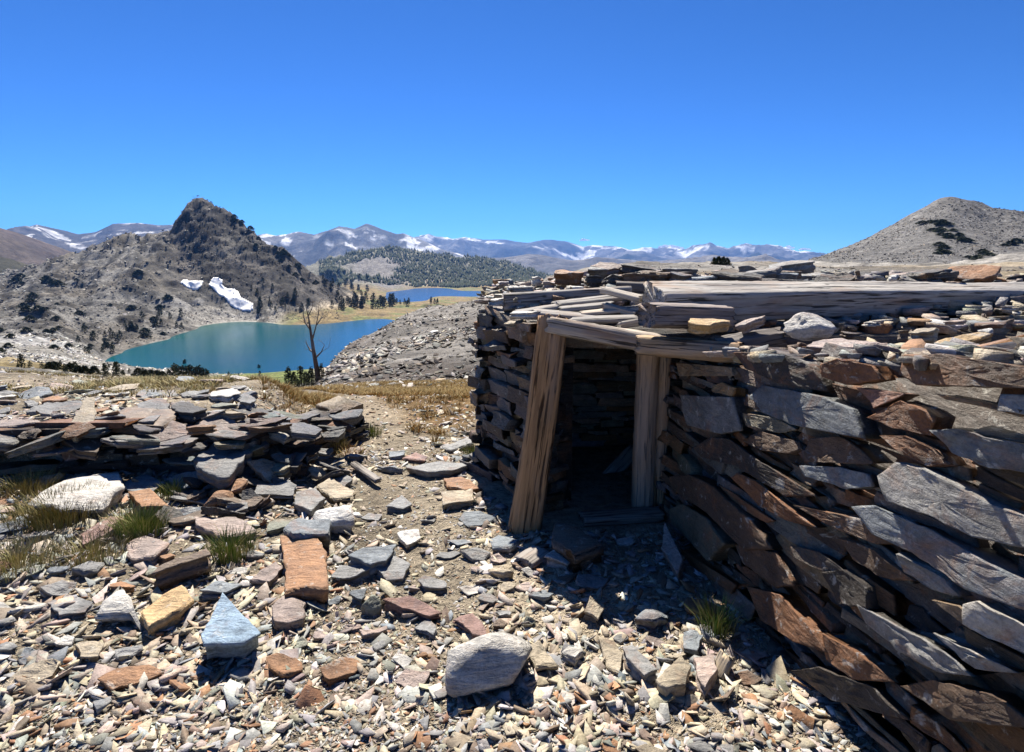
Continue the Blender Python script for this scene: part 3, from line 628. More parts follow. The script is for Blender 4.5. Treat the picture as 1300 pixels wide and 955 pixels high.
# ------------------------------------------------------------------ gravel (stuff)
def templates(rs, k, flat=(.07, .20)):
    out = []
    for _ in range(k):
        n = rs.randint(3, 7); p = rpoly(rs, 1, rs.uniform(.35, .8), n); h = rs.uniform(*flat)
        tl = rs.uniform(-.25, .25, 2)
        top = np.column_stack([p*rs.uniform(.88, 1.0, (n, 1)), h*.5+p@tl*.6]); mid = np.column_stack([p, rs.uniform(-.1, .3, n)*h]); bot = np.column_stack([p*.75, np.full(n, -h*.5)])
        v = np.concatenate([top, mid, bot]); i = np.arange(n); i2 = (i+1) % n
        q = np.concatenate([np.column_stack([i, n+i, n+i2, i2]), np.column_stack([n+i, 2*n+i, 2*n+i2, n+i2])])
        t = np.array([[0, a, a+1] for a in range(1, n-1)])
        out.append((v, q, t))
    return out
def scatter(mb, pts, sizes, cols, rs, tmpl, nrm=None, tiltamp=.35, yaw=None):
    k = rs.randint(0, len(tmpl), len(pts))
    for j, (v, q, t) in enumerate(tmpl):
        s = np.where(k == j)[0]
        if len(s) == 0: continue
        n = len(s); a = rs.uniform(0, 6.283, n); tx = rs.normal(0, tiltamp, n); ty = rs.normal(0, tiltamp, n)
        ca, sa = np.cos(a), np.sin(a)
        vx = v[None, :, 0]*ca[:, None]-v[None, :, 1]*sa[:, None]; vy = v[None, :, 0]*sa[:, None]+v[None, :, 1]*ca[:, None]
        vz = v[None, :, 2]+vx*tx[:, None]+vy*ty[:, None]
        W = np.stack([vx, vy, vz], 2)*sizes[s][:, None, None]+pts[s][:, None, :]
        off = (np.arange(n)*len(v))[:, None, None]
        mb.add(W.reshape(-1, 3), q=(q[None]+off).reshape(-1, 4), t=(t[None]+off).reshape(-1, 3), col=np.repeat(cols[s], len(v), 0))
def palcols(rs, n, names, pr):
    P = np.array([PAL[a] for a in names]); c = P[rs.choice(len(names), size=n, p=pr)]
    return np.clip(c*rs.uniform(.7, 1.25, (n, 1))*rs.uniform(.94, 1.06, (n, 3)), .02, .75)
TM = templates(np.random.RandomState(5), 26)
NM = ['grey', 'tan', 'pink', 'pale', 'blue', 'rust', 'brown', 'green']; PR = [.20, .35, .08, .12, .04, .07, .09, .05]
rs = np.random.RandomState(21)
mb = MB()
def near_pts(n, ylo, yhi, pxlo=-60, pxhi=1160):
    px = rs.uniform(pxlo, pxhi, n); py = rs.uniform(ylo, yhi, n)
    d = pdir(px, py); z = np.zeros(n)
    for _ in range(4):
        t = (z-EYE)/d[2]; X = d[0]*t; Y = d[1]*t; z = H(X, Y)
    return px, py, X, Y, z
for n, smin, smax, ylo, yhi in ((42000, .008, .038, 560, 960), (15000, .03, .11, 520, 960), (16000, .012, .085, 480, 600), (5200, .055, .15, 520, 900)):
    px, py, X, Y, z = near_pts(n, ylo, yhi)
    ok = ~((Y < 3.5) & (X > .95+.15*(3.38-Y))) & ~((Y > 3.2) & (X > -.45*(Y-3.4)) & (X > -.4)) & (np.hypot(X, Y) < 14) & (Y > .5)
    dirt = fbm(X*1.1, Y*1.1, 3, 77)
    ok &= rs.rand(n) < (1-.6*ss(.0, .2, dirt))*np.where((px < 350) & (py > 700), .7, 1)
    if smin > .024:
        pathc = np.where(Y > 3, -.55-.22*(Y-3)-.03*(Y-3)**2, -.55)
        ok &= ~((np.abs(X-pathc) < .35) & (rs.rand(n) < .8))
    X, Y, z = X[ok], Y[ok], z[ok]; m = len(X)
    sz = smin+(smax-smin)*rs.rand(m)**2.1
    scatter(mb, np.column_stack([X, Y, z+sz*.02]), sz, palcols(rs, m, NM, PR), rs, TM)
o = mb.build('gravel', M_gravel); tag(o, 'loose slate chips and gravel covering the ground', kind='stuff')
# scree beyond the path (scree hill right of the lake)
mb = MB(); n = 34000
px = rs.uniform(395, 640, n); r = np.exp(rs.uniform(math.log(11), math.log(105), n)); a = az_of(px)
X = r*np.sin(a); Y = r*np.cos(a); z = H(X, Y)
cl = fbm(X*.12, Y*.12, 3, 81); ok = rs.rand(n) < ss(-.3, .3, cl)*.75+.1; X, Y, z, r = X[ok], Y[ok], z[ok], r[ok]; m = len(X)
sz = (.03+.28*rs.rand(m)**8)*np.clip(r/14, .7, 2.2)
dk = fbm(X*.07, Y*.07, 3, 91)+.3*ss(35, 60, r)-.1
cols = .72*palcols(rs, m, ['grey', 'pale', 'white', 'tan', 'brown'], [.40, .2, .06, .18, .16])*np.where(dk > .12, .42, 1.0)[:, None]
scatter(mb, np.column_stack([X, Y, z+sz*.1]), sz, cols, rs, TM)
o = mb.build('scree', M_far_rock); tag(o, 'pale grey broken scree on the slope beyond the path', kind='stuff')
# pale blocks on the benches left of the lake + peaks talus + flats on the right
mb = MB()
for n, p0, p1, r0, r1, s0, s1, nm, pr in (
    (16000, -80, 300, 100, 430, .5, 3.4, ['pale', 'white', 'grey', 'tan'], [.3, .2, .35, .15]),
    (15000, -80, 260, 400, 1050, 1.2, 7, ['grey', 'pale', 'dark'], [.38, .08, .54]),
    (2600, -100, 330, 10, 60, .08, .5, ['grey', 'pale', 'tan', 'pink'], [.3, .3, .3, .1]),
    (7000, 720, 1420, 9, 180, .10, .7, ['grey', 'pale', 'tan', 'pink', 'dark'], [.3, .2, .28, .12, .1]),
    (16000, 1000, 1400, 280, 680, .8, 3.4, ['grey', 'brown', 'tan', 'dark'], [.4, .15, .1, .35]),
    (12000, 225, 430, 640, 950, .8, 4.0, ['dark', 'grey', 'brown'], [.68, .04, .28])):
    px = rs.uniform(p0, p1, n); r = np.exp(rs.uniform(math.log(r0), math.log(r1), n)); a = az_of(px)
    X = r*np.sin(a); Y = r*np.cos(a); z = H(X, Y)
    cl = fbm(X/r.clip(20)*12, Y*.02, 3, 83); ok = (rs.rand(n) < ss(-.35, .2, cl)+.2) & ((z > LK1+.7) | (r < 200)); X, Y, z, r = X[ok], Y[ok], z[ok], r[ok]; m = len(X)
    sz = (s0+(s1-s0)*rs.rand(m)**3)*np.clip(r/r1, .35, 1)
    scatter(mb, np.column_stack([X, Y, z+sz*.05]), sz, palcols(rs, m, nm, pr)*(.75 if 'dark' in nm else 1), rs, TM)
o = mb.build('boulder_field', M_far_rock); tag(o, 'broken boulders and blocks strewn over the slopes round the lake', kind='stuff')
#PART2
# ------------------------------------------------------------------ wood
def wood(name, p0, p1, w, h, col, parent=None, side=(0, 0, 1), rs=None, ragged=.04, n=28, sq=4.0, taper=1.0, groove=.006, bend=0.0, loc=None):
    """hewn timber along local Z; width w along local X (side cross axis), height h along local Y (towards 'side')"""
    rs = rs or np.random.RandomState(3)
    p0 = Vector(p0); p1 = Vector(p1); ax = p1-p0; Ln = ax.length; ax.normalize()
    sd = Vector(side); yv = (sd-ax*sd.dot(ax)).normalized(); xv = yv.cross(ax)
    K = max(6, int(Ln/.035)); th = np.arange(n)/n*2*math.pi
    cs, sn = np.cos(th), np.sin(th)
    rad = (np.abs(cs)**sq+np.abs(sn)**sq)**(-1/sq)
    gk = rs.uniform(5, 19, 6).round(); gp = rs.uniform(0, 6.3, 6); gz = rs.uniform(-3, 3, 6); ga = rs.uniform(.3, 1, 6)
    rag0 = rs.uniform(0, ragged, n); rag1 = rs.uniform(0, ragged, n)
    rag0 = (rag0+np.roll(rag0, 1))/2; rag1 = (rag1+np.roll(rag1, 1))/2
    vs = []; nt_ = [(rs.uniform(0, 6.28), rs.uniform(-.25, .25), rs.uniform(.3, 1)) for _ in range(max(3, n//7))]
    for k in range(K+1):
        u = k/K; z = u*Ln
        g = sum(a*np.abs(np.sin(kk*th/2+p+zz*z)) for a, kk, p, zz in zip(ga, gk, gp, gz))/6*groove*4-groove
        g = g+groove*.45*np.sin(z*5+gp[0])*np.cos(2*th+gp[1])+rs.normal(0, groove*.12, n)
        for t0_, dr_, am_ in nt_: g = g-groove*.8*am_*np.exp(-(((th-t0_-dr_*z+math.pi) % (2*math.pi)-math.pi)/(4.0/n))**2)*(.5+.5*math.sin(z*4+t0_*3))
        tp = 1+(taper-1)*u
        x = cs*rad*(w/2*tp)+cs*g+bend*math.sin(math.pi*u); y = sn*rad*(h/2*tp)+sn*g
        zz = np.full(n, z)
        if k == 0: zz = zz+rag0
        if k == K: zz = zz-rag1
        vs.append(np.column_stack([x, y, zz]))
    v = np.concatenate(vs+[np.array([[0, 0, ragged*.8], [0, 0, Ln-ragged*.8]])])
    i = np.arange(n); i2 = (i+1) % n; q = []
    for k in range(K): a = k*n; b = a+n; q.append(np.column_stack([a+i, a+i2, b+i2, b+i]))
    c0 = (K+1)*n
    t = np.concatenate([np.column_stack([np.full(n, c0), i2, i]), np.column_stack([np.full(n, c0+1), K*n+i, K*n+i2])])
    mb = MB(); mb.add(v, q=np.concatenate(q), t=t, col=np.array(col))
    o = mb.build(name, M_wood, smooth=False)
    M = Matrix((xv, yv, ax)).transposed().to_4x4(); M.translation = p0
    if parent is not None: o.parent = parent; M.translation = p0-Vector(parent.location)
    o.matrix_basis = M
    return o
WG = (.30, .28, .26); WB = (.44, .25, .115); WD = (.15, .13, .12); WP = (.50, .44, .36)
# ------------------------------------------------------------------ the hut
def prism(mb, poly, zt, zb, col):
    poly = np.array(poly, float); x, y = poly[:, 0], poly[:, 1]
    if np.sum(x*np.roll(y, -1)-np.roll(x, -1)*y) < 0: poly = poly[::-1]
    n = len(poly); top = np.column_stack([poly, [zt(*p) for p in poly]]); bot = np.column_stack([poly, [zb(*p) for p in poly]])
    i = np.arange(n); i2 = (i+1) % n
    q = np.column_stack([n+i, n+i2, i2, i])
    t = [[0, a, a+1] for a in range(1, n-1)]+[[n, n+a+1, n+a] for a in range(1, n-1)]
    mb.add(np.concatenate([top, bot]), q=q, t=np.array(t), col=col)
SN = ['grey', 'blue', 'brown', 'rust', 'tan', 'dark', 'pink', 'green']
SP = [.22, .13, .2, .13, .1, .1, .06, .06]
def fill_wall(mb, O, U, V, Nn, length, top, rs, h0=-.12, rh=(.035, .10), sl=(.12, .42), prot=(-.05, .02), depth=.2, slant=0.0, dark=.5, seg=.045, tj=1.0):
    O, U, V, Nn = [np.array(a, float) for a in (O, U, V, Nn)]
    h = h0
    while True:
        r = rs.uniform(*rh); s = -rs.uniform(0, .2); anyp = False
        while s < length:
            l = rs.uniform(*sl)*(.6+r/rh[1]); sc = s+l/2
            hb = h+slant*sc+.02*math.sin(sc*3.1+h*7)
            if hb < top(min(max(sc, 0), length))-r*.5:
                anyp = True
                j = lambda a: rs.uniform(-a, a)
                g = .003
                P = [(s+g, hb+g+j(.008)), (sc+j(l*.2), hb+j(.010)), (s+l-g, hb+g+j(.008)), (s+l-g+j(.03), hb+r*.5+j(.02)), (s+l-g+j(.02), hb+r-g+j(.012)), (sc+j(l*.2), hb+r+j(.012)), (s+g+j(.02), hb+r-g+j(.012)), (s+g+j(.025), hb+r*.5)]
                if rs.rand() < .35: P = [P[0], P[2], P[4], P[6]]
                if s+l > length+.02: P = [(min(a, length+.02), b) for a, b in P]
                pr = rs.uniform(*prot); yaw = rs.normal(0, .06*tj); tl = rs.normal(0, .08*tj)
                n2 = Nn+U*yaw+V*tl; n2 /= np.linalg.norm(n2); u2 = U-n2*U.dot(n2); u2 /= np.linalg.norm(u2); v2 = np.cross(n2, u2)
                c = np.array([sc, hb+r/2]); P = np.array(P)-c
                slab(mb, P, depth, O+U*c[0]+V*c[1]+Nn*pr, u2, v2, n2, rs, pick(rs, SN, SP)*np.array([1.08, .96, .86])*dark, seg=seg, rough=.006, edge=.006, taper=.92, Ls=2, lay=.006)  # palette warmed and scaled; a low scale puts wall shade into the colour
            s += l
        h += r*.93
        if not anyp and h > h0+.3: break
        if h > 3: break
hut = empty('stone_hut', (1.3, 4.0, 0))
tag(hut, 'ruined low hut of dry-stacked slate slabs with a timber framed doorway and stone roof', 'hut')
nrm = lambda a: np.array(a, float)/np.linalg.norm(a)
UW = nrm((.15, -1, 0)); NW = nrm((-1, -.15, .09)); VW = nrm(np.cross(NW, UW)); OW = np.array([.90, 3.38, 0])
wtop = lambda s: 1.10+.15*s
mb = MB(); rs = np.random.RandomState(31)
prism(mb, [(.90+.16, 3.36), (1.50+.16, -.8), (5.2, -.8), (5.2, 3.36)], lambda x, y: 1.02+.135*(3.36-y), lambda x, y: -.4, (.07, .055, .045))
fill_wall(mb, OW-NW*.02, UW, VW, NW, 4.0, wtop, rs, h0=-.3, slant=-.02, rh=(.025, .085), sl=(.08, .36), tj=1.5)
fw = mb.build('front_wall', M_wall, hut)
mb = MB()
prism(mb, [(-.12, 4.28), (.20, 3.62), (.40, 3.66), (.25, 4.3)], lambda x, y: 1.2, lambda x, y: -.4, (.05, .04, .035))
prism(mb, [(-.12, 4.26), (.22, 4.3), (.4, 6.3), (.12, 6.4)], lambda x, y: 1.22, lambda x, y: -.5, (.05, .04, .035))
fill_wall(mb, (-.27, 4.25, 0), nrm((.44, -.85, 0)), (0, 0, 1), nrm((-.85, -.44, 0)), .90, lambda s: 1.22, rs, h0=-.35, rh=(.025, .10), sl=(.07, .28), prot=(-.09, .06), tj=2.2)
fill_wall(mb, (.0, 6.4, 0), nrm((-.125, -.99, 0)), (0, 0, 1), nrm((-.99, .125, 0)), 2.16, lambda s: 1.24, rs, h0=-.5, rh=(.04, .1), sl=(.12, .35))
mb.build('side_wall', M_slate, hut)
mb = MB()
prism(mb, [(-.05, 4.95), (5.2, 4.95), (5.2, 6.5), (.1, 6.5)], lambda x, y: 1.2, lambda x, y: -.5, (.06, .05, .04))
prism(mb, [(2.3, 3.3), (5.2, 3.3), (5.2, 5.0), (2.3, 5.0)], lambda x, y: 1.1, lambda x, y: -.5, (.06, .05, .04))
fill_wall(mb, (0, 4.9, 0), (1, 0, 0), (0, 0, 1), (0, -1, 0), 2.4, lambda s: 1.12, rs, h0=-.2, rh=(.03, .09), sl=(.12, .4), prot=(-.05, .05), dark=1.1)
fill_wall(mb, (2.28, 4.95, 0), (0, -1, 0), (0, 0, 1), (-1, 0, 0), 1.6, lambda s: 1.1, rs, h0=-.2, prot=(-.05, .05), dark=1.1)
mb.build('inner_wall', M_slate, hut)
# roof deck
mb = MB(); dz = lambda x, y: 1.17+.13*float(ss(3.4, 4.2, y))
for pl in ([(.17, 3.52), (.95, 3.40), (1.2, 3.40), (5.2, 3.40), (5.2, 4.2), (-.20, 4.2)], [(-.20, 4.2), (5.2, 4.2), (5.2, 6.7), (.0, 6.5)]):
    prism(mb, pl, dz, lambda x, y: dz(x, y)-.09, (.14, .12, .10))
mb.build('roof_deck', M_slate, hut)
# timbers
rs = np.random.RandomState(5)
b = on_z(664, 682, -.04); a = at_Y(703, 396, 3.44)
lp = wood('door_post', b, a, .185, .14, WB, hut, side=(0, -1, 0), rs=rs, ragged=.09, sq=4.5, taper=.92, groove=.007, n=36, bend=-.012); lp['label'] = 'leaning brown weathered door post'
b = on_z(815, 655, -.03); rp = wood('door_post', b, at_Y(823, 436, b[1]-.02), .125, .13, (.46, .29, .16), hut, side=(0, -1, 0), rs=rs, ragged=.01, sq=2.6, groove=.008, n=32); rp['label'] = 'upright split log door post'
b = on_z(833.5, 652, -.03); rp = wood('door_post', b, at_Y(842, 440, b[1]-.02), .085, .11, (.48, .31, .18), hut, side=(0, -1, 0), rs=rs, ragged=.01, sq=2.6, groove=.007, n=32)
wood('lintel', at_Y(693, 412, 3.40), at_Y(852, 440, 3.22), .10, .09, (.40, .35, .30), hut, side=(0, 0, 1), rs=rs, ragged=.04, sq=4, groove=.007, taper=1.1)
wood('lintel', at_Y(806, 437, 3.24), at_Y(950, 449, 2.86), .11, .095, (.42, .30, .19), hut, side=(0, 0, 1), rs=rs, ragged=.07, sq=4, groove=.007)
wood('lintel', at_Y(900, 447, 3.02), at_Y(1000, 430, 2.98), .14, .10, WD, hut, side=(0, 0, 1), rs=rs, ragged=.08, sq=2.4, groove=.018)
wood('roof_beam', at_Y(822, 385, 3.38), at_Y(1370, 376, 4.35), .25, .20, (.42, .395, .36), hut, side=(0, -.33, 1), rs=rs, ragged=.06, sq=9, groove=.007, n=48, bend=.02, taper=.74)
wood('roof_beam', at_Y(814, 400, 3.08), at_Y(925, 403, 3.30), .15, .12, (.27, .23, .21), hut, side=(0, 0, 1), rs=rs, ragged=.08, sq=6, groove=.009, n=36)
wood('roof_beam', at_Y(638, 384, 4.02), at_Y(800, 374, 4.12), .12, .115, WG, hut, side=(0, 0, 1), rs=rs, ragged=.01, sq=7, groove=.004, n=36)
wood('roof_beam', at_Y(780, 365, 4.3), at_Y(960, 372, 4.0), .11, .09, WD, hut, side=(0, 0, 1), rs=rs, ragged=.04, sq=5)
for (x0, y0, Y0, x1, y1, Y1, w, h, c) in (
    (760, 367, 3.72, 819, 381, 3.58, .10, .035, WP), (700, 387, 3.82, 792, 377, 3.86, .12, .03, WG), (706, 394, 3.70, 782, 386, 3.72, .10, .03, WG),
    (732, 400, 3.62, 818, 392, 3.60, .11, .035, WP), (762, 387, 3.66, 812, 401, 3.50, .05, .04, WP), (720, 407, 3.52, 812, 404, 3.46, .11, .03, WG),
    (782, 414, 3.40, 822, 407, 3.36, .06, .04, WG), (672, 396, 3.64, 760, 404, 3.56, .12, .03, WG), (650, 398, 3.72, 712, 389, 3.76, .10, .025, WG), (690, 416, 3.42, 800, 425, 3.34, .07, .03, WD)):
    wood('roof_board', at_Y(x0, y0, Y0), at_Y(x1, y1, Y1), w, h, c, hut, side=(0, -.1, 1), rs=rs, ragged=.05, sq=5, groove=.004, n=22)
wood('door_sill', on_z(735, 660, .04), on_z(843, 652, .04), .12, .05, (.22, .19, .16), hut, side=(0, 0, 1), rs=rs, sq=5)
wood('fallen_plank', at_Y(730, 652, 4.0), at_Y(806, 570, 4.35), .11, .05, (.5, .44, .36), hut, side=(0, -1, .3), rs=rs, sq=5)
# traced slabs of the front wall (children of the wall)
def wall_pt(px, py, pr):
    d = pdir(px, py); O = OW+NW*pr; t = NW.dot(O-np.array([0, 0, EYE]))/NW.dot(d)
    P = np.array([0, 0, EYE])+d*t-O
    return P.dot(UW), P.dot(VW)
TR = [
 ('grey', [(860,500),(931,503),(943,548),(915,553),(868,541),(861,520)], .05), ('dark', [(932,446),(1000,448),(1035,465),(1050,500),(985,487),(945,468)], .03),
 ('blue', [(932,508),(958,487),(1040,500),(1093,520),(1110,560),(1040,548),(1000,540),(942,518)], .03), ('green', [(943,524),(975,528),(1008,545),(985,551),(948,540)], .02),
 ('brown', [(940,560),(962,546),(1010,560),(1014,570),(1000,577),(965,572)], .02), ('dark', [(875,567),(900,553),(925,556),(960,583),(1047,634),(1000,634),(930,592),(885,580)], .03),
 ('rust', [(923,605),(932,598),(955,610),(1010,650),(1042,673),(1000,663),(955,642)], .03), ('rust', [(905,613),(930,626),(985,663),(974,665),(935,644)], .01),
 ('brown', [(843,603),(872,600),(905,616),(960,662),(988,702),(950,702),(900,655),(852,622)], .03), ('green', [(843,645),(862,638),(900,657),(930,692),(905,716),(880,692),(845,662)], .04),
 ('brown', [(1010,575),(1020,556),(1060,553),(1090,570),(1112,591),(1060,589),(1015,587)], .03), ('blue', [(1012,590),(1060,592),(1105,602),(1110,619),(1070,622),(1020,605)], .03),
 ('rust', [(1096,530),(1140,507),(1165,515),(1190,530),(1180,556),(1130,545)], .04), ('rust', [(1108,551),(1145,552),(1185,571),(1200,590),(1175,593),(1140,576)], .05),
 ('blue', [(1173,545),(1210,543),(1310,568),(1310,604),(1250,596),(1200,576)], .05), ('grey', [(1108,602),(1130,583),(1170,592),(1260,640),(1320,662),(1320,704),(1240,686),(1180,656),(1122,636)], .05),
 ('blue', [(1073,640),(1100,638),(1180,672),(1260,716),(1320,745),(1320,785),(1230,752),(1150,702),(1100,677)], .05), ('pale', [(1221,765),(1240,761),(1320,806),(1320,842),(1250,812),(1221,792)], .07),
 ('rust', [(943,742),(985,752),(1032,800),(1052,832),(1010,817),(962,787)], .04), ('pink', [(866,702),(930,745),(958,772),(943,803),(903,780),(870,745)], .03),
 ('rust', [(862,696),(935,744),(928,756),(868,712)], .05), ('grey', [(1080,765),(1130,793),(1200,830),(1240,862),(1190,857),(1130,827),(1088,790)], .05),
 ('dark', [(1040,725),(1070,722),(1100,745),(1104,775),(1060,768)], .03), ('brown', [(1128,455),(1180,446),(1300,464),(1340,470),(1340,496),(1200,491),(1150,489),(1124,474)], .06),
 ('rust', [(1040,462),(1060,454),(1105,464),(1116,482),(1070,491),(1041,479)], .05), ('red', [(1085,491),(1150,500),(1106,520)], .04),
 ('tan', [(1190,500),(1300,521),(1300,531),(1200,507)], .05), ('grey', [(1266,499),(1320,500),(1320,532),(1266,523)], .05), ('brown', [(1062,682),(1110,698),(1162,740),(1120,736),(1078,711)], .02),
 ('brown', [(1005,640),(1045,648),(1100,660),(1152,692),(1110,692),(1060,672)], .02), ('dark', [(998,690),(1040,700),(1082,732),(1040,726),(1003,706)], .02),
 ('tan', [(1178,760),(1215,770),(1262,800),(1230,802)], .05), ('grey', [(1180,802),(1230,825),(1290,856),(1235,852)], .04), ('rust', [(1040,802),(1090,830),(1134,868),(1080,864),(1045,838)], .03),
 ('grey', [(1138,700),(1200,736),(1222,760),(1180,751),(1143,726)], .03), ('tan', [(858,460),(925,466),(930,478),(862,478)], .03), ('ochre', [(903,489),(912,484),(932,492),(930,504),(905,498)], .04),
 ('brown', [(930,690),(985,700),(1010,745),(985,748),(940,715)], .02), ('brown', [(1130,870),(1180,862),(1260,880),(1330,930),(1200,915)], .04), ('dark', [(1000,850),(1040,845),(1110,875),(1150,920),(1050,890)], .03)]
rs = np.random.RandomState(41)
for cn, poly, pr in TR:
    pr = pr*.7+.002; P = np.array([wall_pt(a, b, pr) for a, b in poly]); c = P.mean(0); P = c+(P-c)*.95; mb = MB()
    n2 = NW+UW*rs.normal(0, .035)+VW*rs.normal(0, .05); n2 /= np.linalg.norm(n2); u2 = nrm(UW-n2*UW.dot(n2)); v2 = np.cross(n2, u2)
    slab(mb, P-c, .16, OW+NW*pr+UW*c[0]+VW*c[1], u2, v2, n2, rs, np.array(PAL[cn])*(np.array([1.0, .97, .93])*rs.uniform(.7, 1.1) if cn in ('grey', 'blue', 'pale') else np.array([1.12, .93, .78])*rs.uniform(.45, .8)), seg=.03, rough=.007, edge=.004, taper=.95, Ls=3, lay=.006)  # slab colours scaled down, browns most, to paint in the wall's shade
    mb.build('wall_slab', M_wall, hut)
# rubble on roof and wall top
FT = templates(np.random.RandomState(6), 22, (.12, .3))
rs = np.random.RandomState(51)
def roofz(X, Y):
    wallpart = 1.05+.14*(3.36-Y)
    rf = 1.19+.13*ss(3.4, 4.2, Y)+.05*ss(4.4, 5.4, Y)*ss(.2, 1.0, X)
    return np.where(Y < 3.36, wallpart, rf)
mb = MB(); n = 6500; X = rs.uniform(-.25, 5.2, n); Y = rs.uniform(-.6, 6.6, n)
inside = np.where(Y < 3.4, X > .98+.15*(3.38-Y), (X > -.05-.25*ss(3.5, 4.2, Y)+.2*ss(4.3, 6.4, Y)+.18*ss(4.0, 3.5, Y)) & ~((Y < 3.95) & (X < 1.1)))
X, Y = X[inside], Y[inside]; m = len(X); sz = rs.uniform(.05, .24, m)
lay_ = rs.uniform(0, 1, m)
Z = roofz(X, Y)+lay_*np.where(Y > 4.3, .09*(1+fbm(X*1.3, Y*1.3, 2, 5)), .05)
scatter(mb, np.column_stack([X, Y, Z]), sz, palcols(rs, m, NM, [.24, .18, .13, .1, .12, .08, .1, .05]), rs, FT, tiltamp=.16)
mb.build('roof_rubble', M_slate, hut)
# single stones lying on the roof and wall top
def lying(px, yb, wpx, hpx, Y, cn, label, rot=0., tilt=(0, 0), dep=.6, name='roof_stone', group=None, n=None, dome=0):
    P = at_Y(px, yb, Y); w = wpx/F*Y; h = hpx/F*Y
    rs = np.random.RandomState(int(px*3+yb*5)); U, V, Nn = frame((tilt[0], tilt[1], 1), rot)
    t = max(h*1.05, .02); mb = MB()
    slab(mb, rpoly(rs, w, w*dep, n), t, P+np.array([0, w*dep*.3, t*.9]), U, V, Nn, rs, np.array(PAL[cn])*rs.uniform(.9, 1.1), seg=.03, rough=.005, Ls=3, dome=dome)
    o = mb.build(name, M_slate, loc=P); tag(o, label, 'stone', group); return o
LY = [
 (723,360,42,15,4.6,'rust','dark rust slab on the roof behind the left beam',dict(tilt=(.05,-.2))), (660,371,38,9,4.5,'pale','pale flat slab at the left tip of the roof',dict()),
 (681,362,15,10,4.6,'pale','small pale block on the roof left of the dark rust slab',dict()), (697,365,16,8,4.5,'pink','small pinkish stone near the left end of the roof',dict()),
 (757,362,27,12,4.6,'dark','dark stone on the roof right of the rust slab',dict()), (783,362,30,16,4.4,'dark','knobbly dark boulder on the roof above the boards',dict(dome=.4)),
 (817,350,54,13,5.2,'dark','long dark slab highest on the roof rubble',dict(tilt=(.08,-.1))), (808,356,26,6,4.7,'white','whitish slab on the roof under the highest dark slab',dict()),
 (868,350,50,9,5.3,'grey','grey slab on the roof right of the highest dark slab',dict()), (888,360,58,9,4.3,'blue','blue-grey slanted slab on the roof above the big beam',dict(tilt=(-.15,-.05))),
 (926,354,20,10,4.7,'dark','round dark stone on the roof below the far bush',dict(dome=.5)), (955,356,30,7,4.6,'pink','pink slab on the roof right of the round dark stone',dict(tilt=(-.2,0))),
 (930,365,32,7,4.1,'pink','flat pink slab close behind the big beam',dict()), (1002,353,44,9,4.9,'brown','brown slab on top of the dark pile behind the beam',dict()),
 (1012,363,60,8,4.2,'dark','long dark slab low in the pile behind the beam',dict()), (1045,355,26,8,4.8,'pale','pale stone on the pile behind the beam',dict()),
 (1084,357,36,6,4.6,'pink','flat pink slab beside the upright brown stone',dict()), (1088,364,9,20,4.25,'brown','narrow upright brown stone behind the beam',dict(dep=.8)),
 (1106,362,24,7,4.3,'blue','light blue-grey slab right of the upright brown stone',dict()), (1136,363,17,13,4.2,'white','sunlit whitish stone standing tilted behind the beam',dict(tilt=(-.3,-.2))),
 (1148,363,12,11,4.2,'pale','pale shard leaning on the sunlit whitish stone',dict(tilt=(.4,-.1))), (1168,363,34,6,4.2,'dark','thin dark slab right of the pale shard',dict()),
 (1188,360,22,6,4.4,'pink','pinkish slab on the far right part of the roof',dict()), (1212,362,22,5,4.4,'brown','flat brown slab behind the right end of the beam',dict()),
 (1232,361,16,7,4.5,'dark','small dark block behind the right end of the beam',dict()), (950,345,26,6,5.4,'grey','grey slab on the rear edge of the roof',dict()),
 (903,421,60,13,2.95,'ochre','yellow-tan sunlit slab in front of the big beam above the doorway corner',dict(tilt=(-.05,-.18))), (950,420,44,12,2.95,'pink','pinkish grey shard leaning beside the yellow-tan slab',dict(tilt=(-.45,-.1),dep=.4)),
 (1032,430,72,26,2.7,'pale','pale grey knobbly stone with a hollow, under the big beam',dict(dome=.45)), (1080,452,118,14,2.35,'pink','broad pink and white sunlit slab on the wall top',dict(tilt=(0,-.08),dep=.45)),
 (1180,438,46,20,2.45,'tan','tan block on the wall top left of the striped split stone',dict(dep=.7)), (1222,443,80,14,2.2,'ochre','striped split stone rising to the right on the wall top',dict(tilt=(-.4,-.1),dep=.35)),
 (1290,448,60,11,2.1,'ochre','sunlit tan slab at the right end of the wall top',dict()), (1110,414,28,5,3.1,'pale','thin pale slab in the shade under the beam',dict()),
 (1150,432,22,12,2.6,'brown','brown stone standing in the shade under the beam',dict()), (1215,412,26,6,3.0,'pink','pinkish stone in the dark gap under the beam',dict()),
 (1255,424,20,6,2.7,'white','small whitish stone in the dark gap under the beam',dict()), (1282,396,20,7,3.6,'pale','pale sunlit stone under the right end of the beam',dict()),
 (1085,430,30,8,2.75,'brown','flat brown stone between the knobbly stone and the tan block',dict()), (975,452,36,6,2.6,'brown','thin brown slab below the rotten end of the lintel',dict()),
 (668,405,46,10,3.55,'pale','pale slab capping the corner left of the leaning post',dict()), (630,388,30,10,3.95,'pale','pale slab at the left corner under the beam end',dict()),
 (655,415,34,9,3.6,'tan','tan slab under the pale capping slab left of the leaning post',dict())]
for px, yb, w, h, Y, cn, lab, kw in LY:
    if 'knobbly' in lab and 'hollow' in lab:
        P = at_Y(px, yb, Y); mb = MB(); boulder(mb, P+np.array([0, .05, 0]), (.27, .2, .13), np.random.RandomState(8), np.array(PAL['pale']), .2, 9, .05, .1); o = mb.build('roof_stone', M_slate, loc=P); tag(o, lab, 'stone')
    else: lying(px, yb, w, h, Y, cn, lab, **kw)
rs = np.random.RandomState(57)
